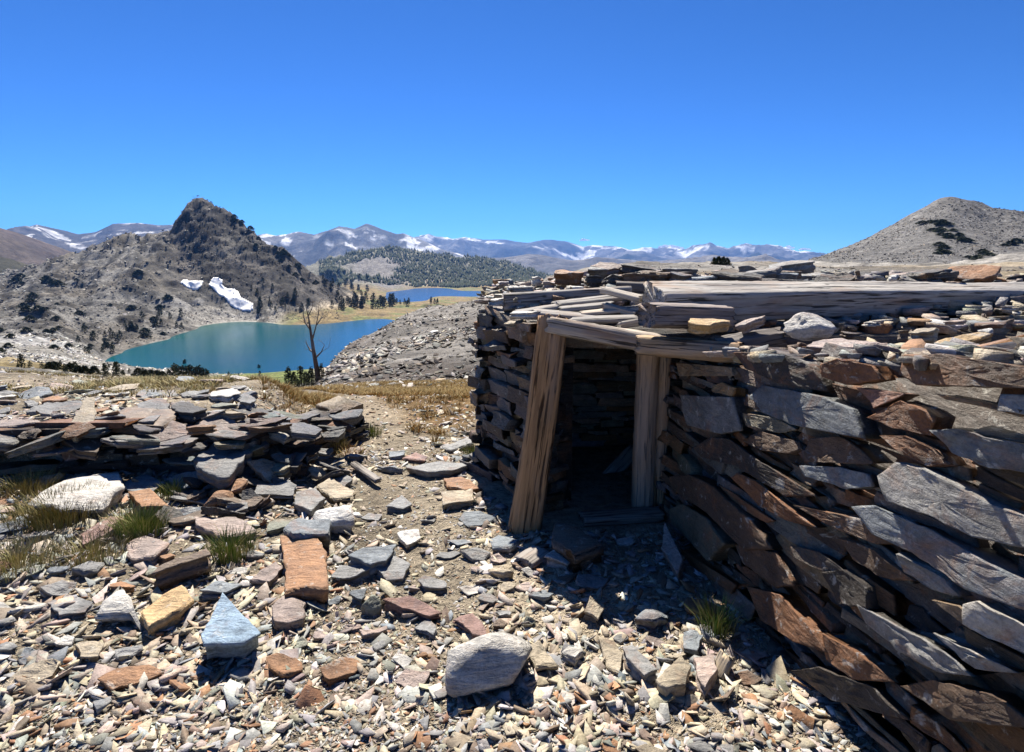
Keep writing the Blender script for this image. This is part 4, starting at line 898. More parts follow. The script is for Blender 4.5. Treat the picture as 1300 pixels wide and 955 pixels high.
for k in range(46):
    x = rs.uniform(.7, 4.6); y = rs.uniform(4.15, 5.6); w = rs.uniform(.2, .55); t = rs.uniform(.04, .11)
    z = 1.36+.15*rs.rand()*(1 if x < 3.2 else .5); cn = ['dark', 'brown', 'grey', 'blue', 'rust', 'pink'][rs.choice(6, p=[.38, .22, .16, .1, .08, .06])]
    U, V, Nn = frame((rs.normal(0, .12), rs.normal(-.05, .16), 1), rs.uniform(-.4, .4)); mb = MB()
    slab(mb, rpoly(rs, w, w*rs.uniform(.4, .7)), t, (x, y, z+t), U, V, Nn, rs, np.array(PAL[cn])*rs.uniform(.8, 1.1), seg=.035, rough=.006, Ls=3, lay=.014)
    o = mb.build('roof_stone', M_slate, loc=(x, y, z)); tag(o, WORD[cn]+' slab lying among the rubble on the roof behind the beams', 'stone', WORD[cn]+' slabs on the roof')
# wooden scraps on the ground
wd = wood('broken_board', on_z(908, 864, .0), on_z(926, 826, .09), .055, .02, (.45, .33, .19), side=(-.3, -.2, 1), rs=rs, sq=5); tag(wd, 'short broken yellowish board leaning at the foot of the hut wall', 'board')
wd = wood('weathered_plank', on_z(662, 716, .03), on_z(690, 697, .04), .12, .025, (.33, .29, .25), side=(-.1, -.1, 1), rs=rs, sq=6); tag(wd, 'grey weathered plank end lying before the leaning post', 'board')
wd = wood('fallen_stick', on_z(447, 588, .03), on_z(482, 612, .03), .05, .03, (.30, .27, .24), side=(0, 0, 1), rs=rs); tag(wd, 'grey split stick lying across the path', 'stick')
# ------------------------------------------------------------------ low ruined wall on the left
ruin = empty('ruined_wall', (-3, 4.1, 0)); tag(ruin, 'low collapsed wall of stacked slate slabs on the left of the path', 'ruined wall')
mb = MB(); rs = np.random.RandomState(61)
Ul = nrm((1, .12, 0)); Nl = nrm((.12, -1, 0))
fill_wall(mb, (-5.6, 3.60, 0), Ul, (0, 0, 1), Nl, 3.75, lambda s: .40+.04*math.sin(s*3), rs, h0=-.1, rh=(.03, .09), sl=(.14, .55), prot=(-.26, .03), depth=.3, tj=2.0, dark=.42)  # stone colour lowered so the face's shade is painted in
fill_wall(mb, (-1.85, 4.05, 0), nrm((.35, .94, 0)), (0, 0, 1), nrm((.94, -.35, 0)), 1.3, lambda s: .38-.1*s, rs, h0=-.1, rh=(.03, .08), sl=(.12, .4), prot=(-.08, .06), depth=.3)
for k in range(95):
    u = rs.rand(); s_ = rs.uniform(0, 3.9) if k < 62 else rs.uniform(3.2, 4.3)
    x = -5.6+Ul[0]*s_; y = 3.60+Ul[1]*s_+rs.uniform(-.12, .35)
    zz = rs.uniform(.30, .46) if k < 62 else rs.uniform(.08, .36)
    if k >= 62: y += rs.uniform(-.1, .7)
    w = rs.uniform(.14, .5); U, V, Nn = frame((rs.normal(0, .16), rs.normal(-.05, .20), 1), rs.uniform(-.5, .5))
    slab(mb, rpoly(rs, w, w*rs.uniform(.4, .7)), rs.uniform(.025, .08), (x, y, zz), U, V, Nn, rs, pick(rs, SN, SP)*.6, seg=.035, rough=.005, Ls=3, lay=.014)  # pile colours darkened too, shade of the ruin put into the stone
mb.build('stacked_courses', M_slate, ruin)
def ruin_slab(poly, cn, t, z, tilt=(0, 0)):
    W = np.array([on_z(a, b, z) for a, b in poly]); c = W.mean(0); U, V, Nn = frame((tilt[0], tilt[1], 1)); mb = MB()
    slab(mb, (W-c)[:, :2], t, c, U, V, Nn, rs, np.array(PAL[cn])*rs.uniform(.65, .85), seg=.035, rough=.008, Ls=4, edge=.02, lay=.018); mb.build('cap_slab', M_slate, ruin)
for a in (([(-30,541),(0,527),(50,526),(54,534),(20,540)], 'pink', .07, .44), ([(30,523),(60,512),(104,509),(110,514),(70,525)], 'grey', .08, .47, (.05,-.08)), ([(82,543),(108,514),(121,512),(119,532),(95,545)], 'tan', .08, .46, (.1,-.1)),
    ([(122,531),(150,518),(160,519),(155,527)], 'blue', .04, .43), ([(160,530),(178,512),(205,508),(218,513),(195,531)], 'grey', .07, .46, (.0,-.12)), ([(215,513),(240,510),(262,518),(245,524),(222,522)], 'dark', .10, .47),
    ([(247,541),(270,526),(298,530),(304,543),(275,549)], 'pink', .06, .40, (0,-.15)), ([(110,560),(130,553),(205,551),(212,556),(150,566)], 'tan', .10, .24), ([(48,536),(70,528),(88,530),(75,539)], 'blue', .04, .42),
    ([(170,502),(180,495),(222,493),(228,499),(190,505)], 'grey', .05, .42), ([(225,499),(262,494),(268,497),(235,503)], 'grey', .05, .42), ([(264,501),(268,494),(295,492),(307,499),(290,505)], 'white', .06, .44),
    ([(303,507),(308,498),(325,505),(318,513)], 'grey', .09, .44), ([(295,520),(330,514),(345,520),(330,530)], 'dark', .10, .40), ([(320,528),(350,522),(372,530),(350,542)], 'blue', .06, .38),
    ([(245,581),(262,562),(318,556),(345,562),(322,570),(287,597),(255,592)], 'grey', .09, .27, (.1,-.15)), ([(232,572),(255,560),(275,556),(262,566)], 'dark', .06, .30), ([(275,556),(322,552),(326,556),(290,562)], 'blue', .05, .31),
    ([(330,545),(360,540),(378,548),(360,556)], 'pale', .06, .33), ([(352,560),(385,565),(405,575),(390,582)], 'blue', .05, .12), ([(345,585),(372,582),(390,590),(366,597)], 'dark', .07, .10),
    ([(0,560),(40,553),(52,560),(20,568)], 'brown', .07, .28), ([(55,572),(85,563),(108,570),(80,580)], 'grey', .06, .22)):
    ruin_slab(a[0], a[1], a[2], a[3], a[4] if len(a) > 4 else (0, 0))
# ------------------------------------------------------------------ snow
def inpoly(x, y, poly):
    c = False; n = len(poly)
    for i in range(n):
        x0, y0 = poly[i]; x1, y1 = poly[i-1]
        if (y0 > y) != (y1 > y) and x < (x1-x0)*(y-y0)/(y1-y0)+x0: c = not c
    return c
M_snow = mat_plain('snow', (.86, .88, .90), .6)
def snow(poly, label, r0=480, r1=1000, st=1.3):
    xs = [p[0] for p in poly]; ys = [p[1] for p in poly]
    gx = np.arange(min(xs)-1, max(xs)+1, st); gy = np.arange(min(ys)-1, max(ys)+1, st)
    P = {}; r = np.linspace(r0, r1, 260); vs = []; q = []
    def vert(i, j):
        if (i, j) in P: return P[i, j]
        d = pdir(gx[i], gy[j]); k = math.hypot(d[0], d[1]); X = d[0]/k*r; Y = d[1]/k*r
        f = H(X, Y)+1.0-(EYE+d[2]/k*r); ii = np.where(f >= 0)[0]
        m = ii[0] if len(ii) else 150
        ra = r[m]
        if m > 0 and len(ii): ra = r[m-1]+(r[m]-r[m-1])*(-f[m-1])/(f[m]-f[m-1])
        vs.append((d[0]/k*ra, d[1]/k*ra, EYE+d[2]/k*ra)); P[i, j] = len(vs)-1; return P[i, j]
    for i in range(len(gx)-1):
        for j in range(len(gy)-1):
            if inpoly(gx[i]+st/2, gy[j]+st/2, poly): q.append([vert(i, j), vert(i, j+1), vert(i+1, j+1), vert(i+1, j)])
    v = np.array(vs); e = v.copy(); e[:, 2] -= 4; n = len(v); q = np.array(q)
    from collections import Counter
    ed = Counter(); dr = {}
    for f in q:
        for a, b in zip(f, np.roll(f, -1)): ed[frozenset((a, b))] += 1; dr[frozenset((a, b))] = (a, b)
    sk = [[dr[k][1], dr[k][0], dr[k][0]+n, dr[k][1]+n] for k, c in ed.items() if c == 1]
    mb = MB(); mb.add(np.concatenate([v, e]), q=np.concatenate([q, np.array(sk)])); o = mb.build('snow_patch', M_snow, loc=v.mean(0), smooth=True)
    tag(o, label, 'snow patch')
snow([(229,358),(234,355),(242,357),(258,356),(256,362),(250,367),(241,366),(233,361)], 'smaller snow patch left on the scree below the dark peak')
snow([(265,361),(270,353),(276,352),(283,356),(281,361),(287,366),(296,366),(303,371),(306,378),(314,382),(321,385),(321,393),(310,394),(299,391),(292,386),(286,377),(278,374),(272,367)], 'larger snow patch running down toward the lake below the dark peak')
# ------------------------------------------------------------------ trees
def pine_mesh(rs, clumps=220, twig=.07, lobes=4, wid=.26, bare=.08):
    crown = MB(); v = []; cols = []
    ls = [(rs.uniform(-.08, .08), rs.uniform(-.08, .08), rs.uniform(.75, 1.0)) for _ in range(lobes)]; ls[0] = (0, 0, 1.0)
    for _ in range(clumps):
        lx, ly, lt = ls[rs.randint(lobes)]; u = rs.rand()**.8; z = bare+(lt-bare)*u
        R = wid*(1-u)**.75*rs.uniform(.35, 1.05)+.015; a = rs.uniform(0, 6.283)
        c = np.array([lx+R*math.cos(a), ly+R*math.sin(a), z]); g = rs.uniform(.6, 1.25); base = np.array([.050, .062, .028])*g
        for _ in range(3):
            d = nrm((math.cos(a)+rs.normal(0, .7), math.sin(a)+rs.normal(0, .7), .45+rs.normal(0, .5))); p = nrm(np.cross(d, rs.normal(0, 1, 3))); s = twig*rs.uniform(.6, 1.3)
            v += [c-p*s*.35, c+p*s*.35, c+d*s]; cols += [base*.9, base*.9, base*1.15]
    v = np.array(v); crown.add(v, t=np.arange(len(v)).reshape(-1, 3), col=np.array(cols))
    tr = MB(); n = 6; th = np.arange(n)/n*6.283; R = []
    for z, r in ((-.08, .032), (.3, .022), (.8, .008)): R.append(np.column_stack([np.cos(th)*r, np.sin(th)*r, np.full(n, z)]))
    i = np.arange(n); i2 = (i+1) % n
    tr.add(np.concatenate(R), q=np.concatenate([np.column_stack([k*n+i, k*n+i2, k*n+n+i2, k*n+n+i]) for k in range(2)]), col=(.14, .10, .075))
    return crown, tr
def mesh_of(mb, name):
    o = mb.build(name, M_leaf); me = o.data; bpy.data.objects.remove(o); return me
rs = np.random.RandomState(71)
NEAR = []; FAR = []; SHR = []
for k in range(4):
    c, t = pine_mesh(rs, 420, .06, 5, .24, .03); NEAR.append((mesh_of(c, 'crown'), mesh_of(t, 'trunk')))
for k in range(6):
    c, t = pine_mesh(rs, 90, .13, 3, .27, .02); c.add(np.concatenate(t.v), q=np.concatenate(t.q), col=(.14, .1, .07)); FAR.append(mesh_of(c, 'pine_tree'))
for k in range(5):
    c, t = pine_mesh(rs, 230, .22, 1, .85, .0); SHR.append(mesh_of(c, 'dwarf_pine'))
def inst(me, name, P, s, rz, parent=None, sz=1.0):
    o = bpy.data.objects.new(name, me); C.objects.link(o); o.location = P; o.scale = (s*sz, s*sz, s); o.rotation_euler = (0, 0, rz); return o
ntree = 0
def tree(px, py, hpx, label, group, rmin=8, near=False, parts=False, shr=False, sz=1.0):
    global ntree
    h_ = hit(px, py, rmin)
    if h_ is None: return
    P, r = h_; P = P.copy(); s = hpx/F*r*math.cos(math.atan((px-650)/F))**.3
    d = rs.uniform(.8, 1.2)
    if parts:
        cm, tm = NEAR[rs.randint(4)]; root = empty('pine_tree', P-np.array([0, 0, .1])); root.scale = (s, s, s); root.rotation_euler = (0, 0, rs.uniform(0, 6.28))
        for me, nm in ((cm, 'crown'), (tm, 'trunk')): o = bpy.data.objects.new(nm, me); C.objects.link(o); o.parent = root
        tag(root, label, 'tree', group)
    elif shr: o = inst(SHR[rs.randint(5)], 'dwarf_pine', P-np.array([0, 0, s*.05]), s, rs.uniform(0, 6.28), sz=sz); tag(o, label, 'shrub', group)
    else: o = inst(FAR[rs.randint(6)], 'pine_tree', P-np.array([0, 0, s*.03]), s, rs.uniform(0, 6.28), sz=sz); tag(o, label, 'tree', group)
    ntree += 1
for px, py, h in ((367,491,26),(374,493,22),(383,490,26),(389,492,22),(396,493,28),(409,490,24),(379,494,14)):
    tree(px, py, h, 'dark pine in the clump round the foot of the dead tree', 'pines round the dead tree', 40, parts=True)
for px, h in zip(np.arange(220, 268, 3.4), [16, 18, 17, 15, 18, 16, 17, 18, 15, 17, 18, 16, 15, 14]):
    tree(px, 481+(px-220)*.06, h, 'dark pine in the dense row on the near lake shore', 'pine row on the near lake shore', 100, parts=False, sz=.85)
for px, py, h, l in ((28,468,17,'lone dark pine on the pale rocks at the far left'), (134,480,18,'left one of two slim pines at the near left tip of the lake'), (148,480,19,'right one of two slim pines at the near left tip of the lake'),
    (330,494,17,'small lone pine on the green meadow left of the dead tree'), (330,480,9,'tiny pine at the lake edge above the green meadow'), (83,474,12,'bushy pine on the left shore beyond the sandy terrace')):
    tree(px, py, h, l, None, 60, parts=True)
for px, py in ((176,478),(184,480),(192,480),(200,481),(206,482),(100,476),(108,478),(70,470),(90,472),(120,482),(64,474)): tree(px, py, 9, 'low dark shrub on the near left lake shore', 'shrubs on the near left shore', 80, shr=True)
for k in range(26):
    px = rs.uniform(20, 395); tree(px, rs.uniform(466, 484), rs.uniform(5, 12), 'small green pine on the near shore slope above the lake', 'pines on the near shore slope', 90)
for k in range(34):
    px = rs.uniform(95, 240); py = 424-(px-95)*.10+rs.uniform(-12, 12) if px > 150 else rs.uniform(420, 452)
    tree(px, py, rs.uniform(6, 11), 'small dark pine on the rocky bench left of the lake', 'pines on the bench left of the lake', 100)
for k in range(48):
    px = rs.uniform(-20, 215); py = rs.uniform(345, 448)
    if px > 150 and py < 330+0*px: continue
    tree(px, py, rs.uniform(2.5, 6), 'dark dwarf pine patch on the grey hillside left of the peak', 'dwarf pines on the left hillside', 100, shr=True, sz=1.5)
for k in range(34):
    px = rs.uniform(318, 395); py = rs.uniform(358, 398)
    if py < 350+(px-318)*.45: continue
    tree(px, py, rs.uniform(5, 10), 'dark pine at the foot of the peak above the lake', 'pines at the foot of the peak', 300)
for k in range(30):
    px = rs.uniform(292, 420); yc = np.interp(px, [290, 325, 360, 398, 430], [268, 296, 321, 348, 366]); tree(px, yc+rs.uniform(1.5, 30)*rs.rand()**2+1, rs.uniform(2.5, 5), 'dwarf pine high on the right slope of the peak', 'dwarf pines on the right slope of the peak', 500, shr=True, sz=1.3)
for a, b, y0, y1, n, h0, h1, l, g in ((408, 470, 380, 394, 20, 8, 13, 'pine on the meadow between the peak and the farther lake', 'pines between the two lakes'), (470, 500, 384, 392, 14, 10, 14, 'pine in the dense clump before the farther lake', 'pine clump before the farther lake'),
    (500, 520, 384, 388, 7, 6, 8, 'low pine at the near shore of the farther lake', 'low pines at the farther lake'), (543, 557, 383, 388, 5, 5, 7, 'low pine on the spit right of the farther lake', 'low pines right of the farther lake'), (410, 470, 352, 376, 26, 5, 9, 'pine on the lower slope of the wooded ridge', 'pines low on the wooded ridge')):
    for k in range(n): tree(rs.uniform(a, b), rs.uniform(y0, y1), rs.uniform(h0, h1), l, g, 300)
for k in range(42):
    c = [(1192, 290, 18, 7), (1212, 303, 16, 6), (1235, 325, 22, 7), (1200, 318, 12, 5), (1285, 310, 14, 6), (1275, 325, 14, 4)][rs.choice(6, p=[.34, .2, .22, .1, .08, .06])]
    tree(c[0]+rs.normal(0, c[2]*.6), c[1]+rs.normal(0, c[3]*.7), rs.uniform(2.5, 4), 'dark dwarf pine thicket on the grey hill at the right', 'dwarf pines on the right hill', 250, shr=True, sz=2.4)
for px, h in ((907, 8), (912, 9), (918, 9.5), (923, 8)):
    tree(px, 336.5, h, 'small olive bush on the skyline behind the roof', 'bushes on the skyline behind the roof', 35, shr=True, sz=.75)
# wooded ridge beyond the farther lake (stuff)
mb = MB(); n = 17000; px = rs.uniform(405, 770, n); r = rs.uniform(1780, 2640, n); a = az_of(px); X = r*np.sin(a); Y = r*np.cos(a); Z = H(X, Y)
cl = fbm(X*.006, Y*.006, 4, 95)
dens = ss(-.3, .05, cl+.3*ss(2200, 2600, r)+.4*ss(520, 570, px)-.42*np.exp(-((px-480)/34)**2)*ss(1850, 2050, r)*ss(2560, 2450, r)); ok = (rs.rand(n) < dens) & (Z > -73)
X, Y, Z = X[ok], Y[ok], Z[ok]; m = len(X); h = rs.uniform(7, 15, m); k = 5
th = np.arange(k)/k*6.283
cone = np.concatenate([np.column_stack([np.cos(th)*.28, np.sin(th)*.28, np.full(k, .0)]), [[0, 0, 1.0]]]); tt = np.array([[i, (i+1) % k, k] for i in range(k)])
W = cone[None]*h[:, None, None]*rs.uniform(.8, 1.2, (m, 1, 1))+np.column_stack([X, Y, Z-1])[:, None]; mb.add(W.reshape(-1, 3), t=(tt[None]+(np.arange(m)*(k+1))[:, None, None]).reshape(-1, 3), col=np.repeat(np.array([.045, .058, .03])*rs.uniform(.7, 1.3, (m, 1)), k+1, 0))
o = mb.build('forest', M_leaf); tag(o, 'dark conifer forest covering the ridge beyond the farther lake', kind='stuff')
# ------------------------------------------------------------------ dead tree
def tube(mb, pts, rads, col, n=8):
    pts = [np.array(p, float) for p in pts]; vs = []; ref = np.array([.3, 1, .2])
    for i, p in enumerate(pts):
        d = nrm(pts[min(i+1, len(pts)-1)]-pts[max(i-1, 0)]); u = nrm(np.cross(d, ref)); w = np.cross(d, u)
        th = np.arange(n)/n*6.283; vs.append(p+rads[i]*(np.cos(th)[:, None]*u+np.sin(th)[:, None]*w))
    v = np.concatenate(vs); i = np.arange(n); i2 = (i+1) % n
    q = np.concatenate([np.column_stack([k*n+i, k*n+i2, k*n+n+i2, k*n+n+i]) for k in range(len(pts)-1)]); mb.add(v, q=q, col=col)
P, r = hit(404, 491, 40); base = P.copy(); Yt = P[1]
def tp(px, py, dy=0): return at_Y(px, py, Yt+dy)
dt = empty('dead_tree', base); tag(dt, 'tall bare dead tree with a forked top at the end of the path', 'tree')
mb = MB(); TC = (.11, .085, .07)
tube(mb, [base-np.array([0, 0, .5]), tp(404, 480), tp(401, 462), tp(398, 445), tp(395, 425, .2), tp(392, 405, .3), tp(388, 388, .4)], [.24, .19, .15, .12, .09, .05, .015], TC); mb.build('trunk', M_wood, dt)
for pts, rr_ in (([tp(397, 430), tp(401, 415, -.5), tp(404, 400, -.8), tp(405, 385, -.9)], [.06, .04, .025, .01]), ([tp(394, 418, .2), tp(388, 410, .8), tp(385, 400, 1.2), tp(386, 392, 1.4)], [.09, .06, .03, .015]),
    ([tp(399, 448), tp(394, 445, .5), tp(390, 438, .9), tp(388, 432, 1)], [.09, .06, .03, .015]), ([tp(400, 455), tp(408, 447, -.4), tp(412, 438, -.5)], [.08, .04, .015]),
    ([tp(402, 412, -.5), tp(408, 404, 0), tp(410, 396, .4)], [.06, .03, .012]), ([tp(391, 402, .3), tp(396, 392, 0), tp(397, 384, 0)], [.05, .025, .01]), ([tp(393, 410, .3), tp(388, 411, -.4), tp(384, 405, -.8)], [.05, .025, .01])):
    mb = MB(); tube(mb, pts, rr_, TC, 6); main = pts
    for k in range(2):
        i = rs.randint(1, len(pts)); p = pts[i]; q1 = p+rs.normal(0, .33, 3)*[1, .7, .6]+[0, 0, .25]; q2 = q1+rs.normal(0, .25, 3)+[0, 0, .2]; tube(mb, [p, q1, q2], [.018, .011, .005], TC, 4)
    mb.build('branch', M_wood, dt)
# white boulder on the scree
h_ = hit(551, 423, 12); P = h_[0]; mb = MB(); U, V, Nn = frame((-.1, -.3, 1), .2); s = 12/F*h_[1]
slab(mb, rpoly(rs, s, s*.6, 7), s*.3, P+np.array([0, 0, s*.25]), U, V, Nn, rs, (.75, .74, .72), seg=s*.1, rough=s*.02, edge=s*.03, dome=.5, lay=s*.03)
o = mb.build('white_boulder', M_far_rock, loc=P); tag(o, 'single bright white boulder on the grey scree slope', 'rock')
# ------------------------------------------------------------------ grass
def tuft_mesh(rs, nb, h, spread, cols, bend=.5, wd=.0022):
    nb = int(nb*1.8)
    mb = MB(); v = []; cc = []; q = []
    for k in range(nb):
        a = rs.uniform(0, 6.283); R = spread*rs.rand()**.7; b = np.array([R*math.cos(a), R*math.sin(a), 0]); hh = h*rs.uniform(.5, 1.1)
        d = np.array([math.cos(a), math.sin(a), 0])*bend*rs.uniform(.3, 1.2)+rs.normal(0, .15, 3)*[1, 1, 0]; p = nrm((-math.sin(a)+rs.normal(0, .5), math.cos(a), 0))*wd
        c = np.array(cols[rs.randint(len(cols))])*rs.uniform(.8, 1.2); m1 = b+np.array([0, 0, hh*.55])+d*hh*.3; tip = b+np.array([0, 0, hh*.95])+d*hh
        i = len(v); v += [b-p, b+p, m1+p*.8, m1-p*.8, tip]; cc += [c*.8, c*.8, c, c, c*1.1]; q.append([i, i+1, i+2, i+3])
    t = [[a[3], a[2], a[0]+4] for a in q]; mb.add(np.array(v), q=np.array(q), t=np.array(t), col=np.array(cc)); return mb
GN = [(.10, .16, .03), (.16, .19, .05), (.30, .27, .10)]; ST_ = [(.36, .30, .15), (.45, .38, .20), (.24, .24, .09)]; OL = [(.20, .17, .06), (.26, .20, .08), (.12, .12, .04)]
for px, py, h, sp, cs, nb, l in ((173,598,.13,.13,GN,420,'bright green grass tuft above the broad pale slab'), (75,652,.13,.26,OL,900,'large olive brown grass clump below the broad pale slab'), (35,625,.12,.18,OL,400,'olive grass clump at the left behind the broad pale slab'),
    (20,712,.09,.22,ST_,420,'thin straw coloured grass patch at the left edge'), (115,700,.08,.22,ST_,380,'straw coloured grass beside the long reddish slab'), (293,705,.13,.12,GN,260,'green and straw grass tuft behind the long brownish slab'),
    (220,628,.11,.10,GN,160,'thin grass tuft beside the dark rusty rock'), (910,800,.14,.08,GN,120,'green grass tuft growing at the foot of the hut wall'), (470,552,.10,.12,GN,160,'small green tuft on the stony ground right of the path'),
    (600,578,.10,.09,GN,110,'green tuft at the outer corner of the hut'), (165,665,.10,.2,ST_,260,'pale dry grass in the middle of the left rubble'), (425,570,.12,.12,ST_,150,'dry grass tuft at the left edge of the path')):
    g0 = on_z(px, py, 0); g0 = on_z(px, py, float(H(g0[0], g0[1]))); z = float(H(g0[0], g0[1])); mb = tuft_mesh(rs, nb, h, sp, cs)
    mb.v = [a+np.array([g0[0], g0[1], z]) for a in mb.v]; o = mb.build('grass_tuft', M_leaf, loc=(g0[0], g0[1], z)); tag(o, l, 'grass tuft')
# dry grass band beyond the gravel
STW = [(.46, .38, .19), (.40, .30, .14), (.26, .24, .10)]
BR = [(.42, .24, .08), (.36, .21, .07), (.45, .33, .14), (.22, .18, .06)]
mb = MB(); tm_ = []
for k in range(6): t_ = tuft_mesh(rs, 14, .055, .06, BR, 1.1, .003); tm_.append((np.concatenate(t_.v), t_.q[0], t_.t[0], np.concatenate(t_.c)))
n = 14000; px = rs.uniform(325, 612, n); Yr = rs.uniform(4.6, 12.5, n); X = np.tan(az_of(px))*Yr; Y = Yr; Z = H(X, Y); cl = fbm(X*.8, Y*.8, 3, 99)
pathc = -.55-.22*(Y-3)-.03*(Y-3)**2
ok = (rs.rand(n) < ss(-.15, .2, cl)*ss(5.2, 6.4, Y)+.03) & (np.abs(X-pathc) > .3) & (X < .0-.45*(Y-3.4)*0+.0+np.where(Y < 6.5, -.5, 9))
idx = np.where(ok)[0]; k = rs.randint(0, 6, len(idx))
for j, (v, q, t, c) in enumerate(tm_):
    s = idx[k == j]
    if len(s) == 0: continue
    sc_ = rs.uniform(.6, 1.5, len(s)); W = v[None]*sc_[:, None, None]+np.column_stack([X[s], Y[s], Z[s]])[:, None]; off = (np.arange(len(s))*len(v))[:, None, None]
    mb.add(W.reshape(-1, 3), q=(q[None]+off).reshape(-1, 4), t=(t[None]+off).reshape(-1, 3), col=np.tile(c, (len(s), 1))*np.repeat(rs.uniform(.8, 1.2, (len(s), 1)), len(v), 0))
n = 5000; px = rs.uniform(-120, 330, n); Yr = rs.uniform(4.9, 12, n); X = np.tan(az_of(px))*Yr; Y = Yr; Z = H(X, Y); cl = fbm(X*.9, Y*.9, 3, 199)
idx = np.where(rs.rand(n) < ss(.0, .25, cl)*ss(4.9, 5.8, Y)+.02)[0]; k = rs.randint(0, 6, len(idx)); tm2 = []
for q_ in range(6): t_ = tuft_mesh(rs, 12, .05, .06, STW, 1.2, .003); tm2.append((np.concatenate(t_.v), t_.q[0], t_.t[0], np.concatenate(t_.c)))
for j, (v, q, t, c) in enumerate(tm2):
    s = idx[k == j]
    if len(s) == 0: continue
    sc_ = rs.uniform(.6, 1.4, len(s)); W = v[None]*sc_[:, None, None]+np.column_stack([X[s], Y[s], Z[s]])[:, None]; off = (np.arange(len(s))*len(v))[:, None, None]
    mb.add(W.reshape(-1, 3), q=(q[None]+off).reshape(-1, 4), t=(t[None]+off).reshape(-1, 3), col=np.tile(c, (len(s), 1)))
o = mb.build('dry_grass', M_leaf); tag(o, 'rust brown dry grass beyond the gravel on both sides of the path', kind='stuff')
# ------------------------------------------------------------------ clouds (far beyond the haze)
M_cl, t_, b_ = nt('cloud_white')
tr_ = N(t_, 'ShaderNodeBsdfTranslucent'); tr_.inputs['Color'].default_value = (.95, .95, .95, 1); ms_ = N(t_, 'ShaderNodeMixShader'); ms_.inputs[0].default_value = .75
b_.inputs['Base Color'].default_value = (.95, .95, .95, 1); b_.inputs['Roughness'].default_value = 1
L(t_, b_.outputs[0], ms_.inputs[1]); L(t_, tr_.outputs[0], ms_.inputs[2]); L(t_, ms_.outputs[0], t_.nodes['Material Output'].inputs['Surface'])
import bmesh
for px, py, w, h, l in ((742, 303, 12, 5, 'tiny white cloud low over the far range near the middle'), (852, 311, 30, 9, 'white cloud over the far range left of the skyline bushes'), (893, 314, 22, 5, 'small flat white cloud directly above the skyline bushes'),
    (1000, 313, 18, 4, 'small thin cloud left of the right hill'), (1022, 315, 14, 4, 'wisp of cloud close beside the right hill'), (1010, 322, 34, 7, 'low white cloud just above the far range left of the right hill')):
    R = 30000.0; d = pdir(px, py); k = R/math.hypot(d[0], d[1]); c = np.array([0, 0, EYE])+d*k; W = w/F*R/2; Hh = h/F*R/2
    bm = bmesh.new(); rs2 = np.random.RandomState(px)
    for q in range(5):
        u = rs2.uniform(-1, 1); u = (q-2)*.38; s = Hh*rs2.uniform(.4, .75)*(1.1-abs(u)*.6)
        m4 = Matrix.Translation((u*W, rs2.uniform(-.4, .4)*W, s*.5+rs2.uniform(-.1, .6)*Hh*(1-abs(u))))@Matrix.Diagonal((W*.34, s*1.2, s, 1)); bmesh.ops.create_icosphere(bm, subdivisions=2, radius=1, matrix=m4)
    for v in bm.verts: v.co += Vector(rs2.normal(0, Hh*.05, 3))
    me = bpy.data.meshes.new('cloud'); bm.to_mesh(me); bm.free(); me.materials.append(M_cl)
    for p in me.polygons: p.use_smooth = True
    o = bpy.data.objects.new('cloud', me); C.objects.link(o); o.location = c-np.array([0, 0, Hh]); tag(o, l, 'cloud')
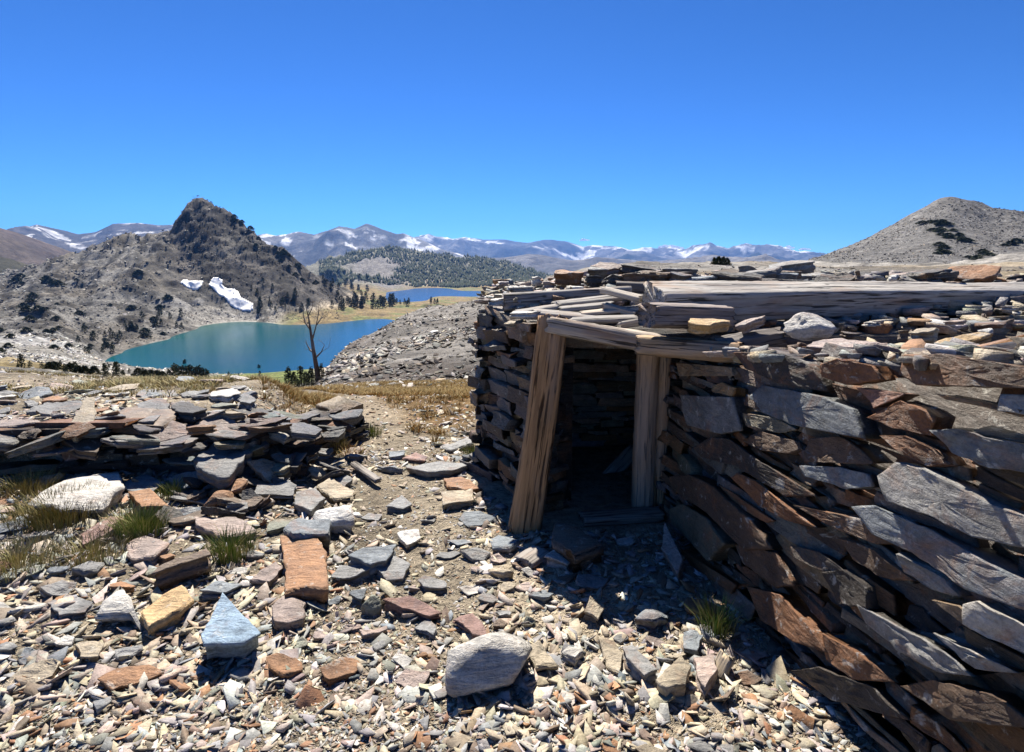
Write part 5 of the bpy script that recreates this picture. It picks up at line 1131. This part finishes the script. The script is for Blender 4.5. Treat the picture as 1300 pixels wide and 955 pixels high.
# ------------------------------------------------------------------ haze, world, sun, camera
def make_haze():
    mb = MB(); X0, X1, Y0, Y1, Z0, Z1 = -16500, 16500, -16500, 16500, -320, 1150
    v = [(x, y, z) for x in (X0, X1) for y in (Y0, Y1) for z in (Z0, Z1)]
    q = [(0, 1, 3, 2), (4, 6, 7, 5), (0, 4, 5, 1), (2, 3, 7, 6), (0, 2, 6, 4), (1, 5, 7, 3)]
    mb.add(v, q=q)
    m = bpy.data.materials.new('haze'); m.use_nodes = True; t = m.node_tree; t.nodes.clear()
    o = t.nodes.new('ShaderNodeOutputMaterial'); p = t.nodes.new('ShaderNodeVolumePrincipled')
    p.inputs['Color'].default_value = (.13, .38, 1.0, 1); p.inputs['Density'].default_value = HAZE; p.inputs['Anisotropy'].default_value = .2
    L(t, p.outputs[0], o.inputs['Volume'])
    ob = mb.build('haze', m); tag(ob, kind='stuff')
HAZE = 4.4e-5
make_haze()
AZ, EL = math.radians(-11), math.radians(52)
w = bpy.data.worlds.new('World'); bpy.context.scene.world = w; w.use_nodes = True; t = w.node_tree
bg = t.nodes['Background']; sky = t.nodes.new('ShaderNodeTexSky'); sky.sky_type = 'NISHITA'; sky.sun_disc = False
sky.sun_elevation = EL; sky.sun_rotation = AZ % (2*math.pi); sky.altitude = 3200; sky.air_density = 1.0; sky.dust_density = 0.35; sky.ozone_density = 5.0
hs = t.nodes.new('ShaderNodeHueSaturation'); hs.inputs['Saturation'].default_value = 1.05; hs.inputs['Value'].default_value = 1.0
L(t, sky.outputs[0], hs.inputs['Color']); s1 = mix(t, 'MULTIPLY', 1.0, hs.outputs[0], (.1, .1, .1)); gm = t.nodes.new('ShaderNodeGamma'); gm.inputs[1].default_value = 1.35; L(t, s1, gm.inputs[0]); L(t, mix(t, 'MULTIPLY', 1.0, gm.outputs[0], (7.4, 12.3, 15.5)), bg.inputs['Color']); bg.inputs['Strength'].default_value = .05
sd = bpy.data.lights.new('sun', 'SUN'); sd.energy = 5.0; sd.angle = math.radians(.5); sd.color = (1, .93, .82)
so = bpy.data.objects.new('sun', sd); C.objects.link(so)
dv = Vector((math.sin(AZ)*math.cos(EL), math.cos(AZ)*math.cos(EL), math.sin(EL)))
so.rotation_euler = dv.to_track_quat('Z', 'Y').to_euler(); so.location = dv*50
cd = bpy.data.cameras.new('camera'); co = bpy.data.objects.new('camera', cd); C.objects.link(co)
cd.sensor_width = 36; cd.lens = 36*F/1300; cd.shift_y = -45/1300; cd.clip_start = .05; cd.clip_end = 80000
co.location = (0, 0, EYE); co.rotation_euler = (math.pi/2-TILT, 0, 0)
sc = bpy.context.scene; sc.camera = co
sc.view_settings.view_transform = 'Standard'; sc.view_settings.look = 'None'; sc.view_settings.exposure = 1.12; sc.view_settings.gamma = 1.0
sc.cycles.max_bounces = 6; sc.cycles.diffuse_bounces = 1; sc.cycles.volume_bounces = 0
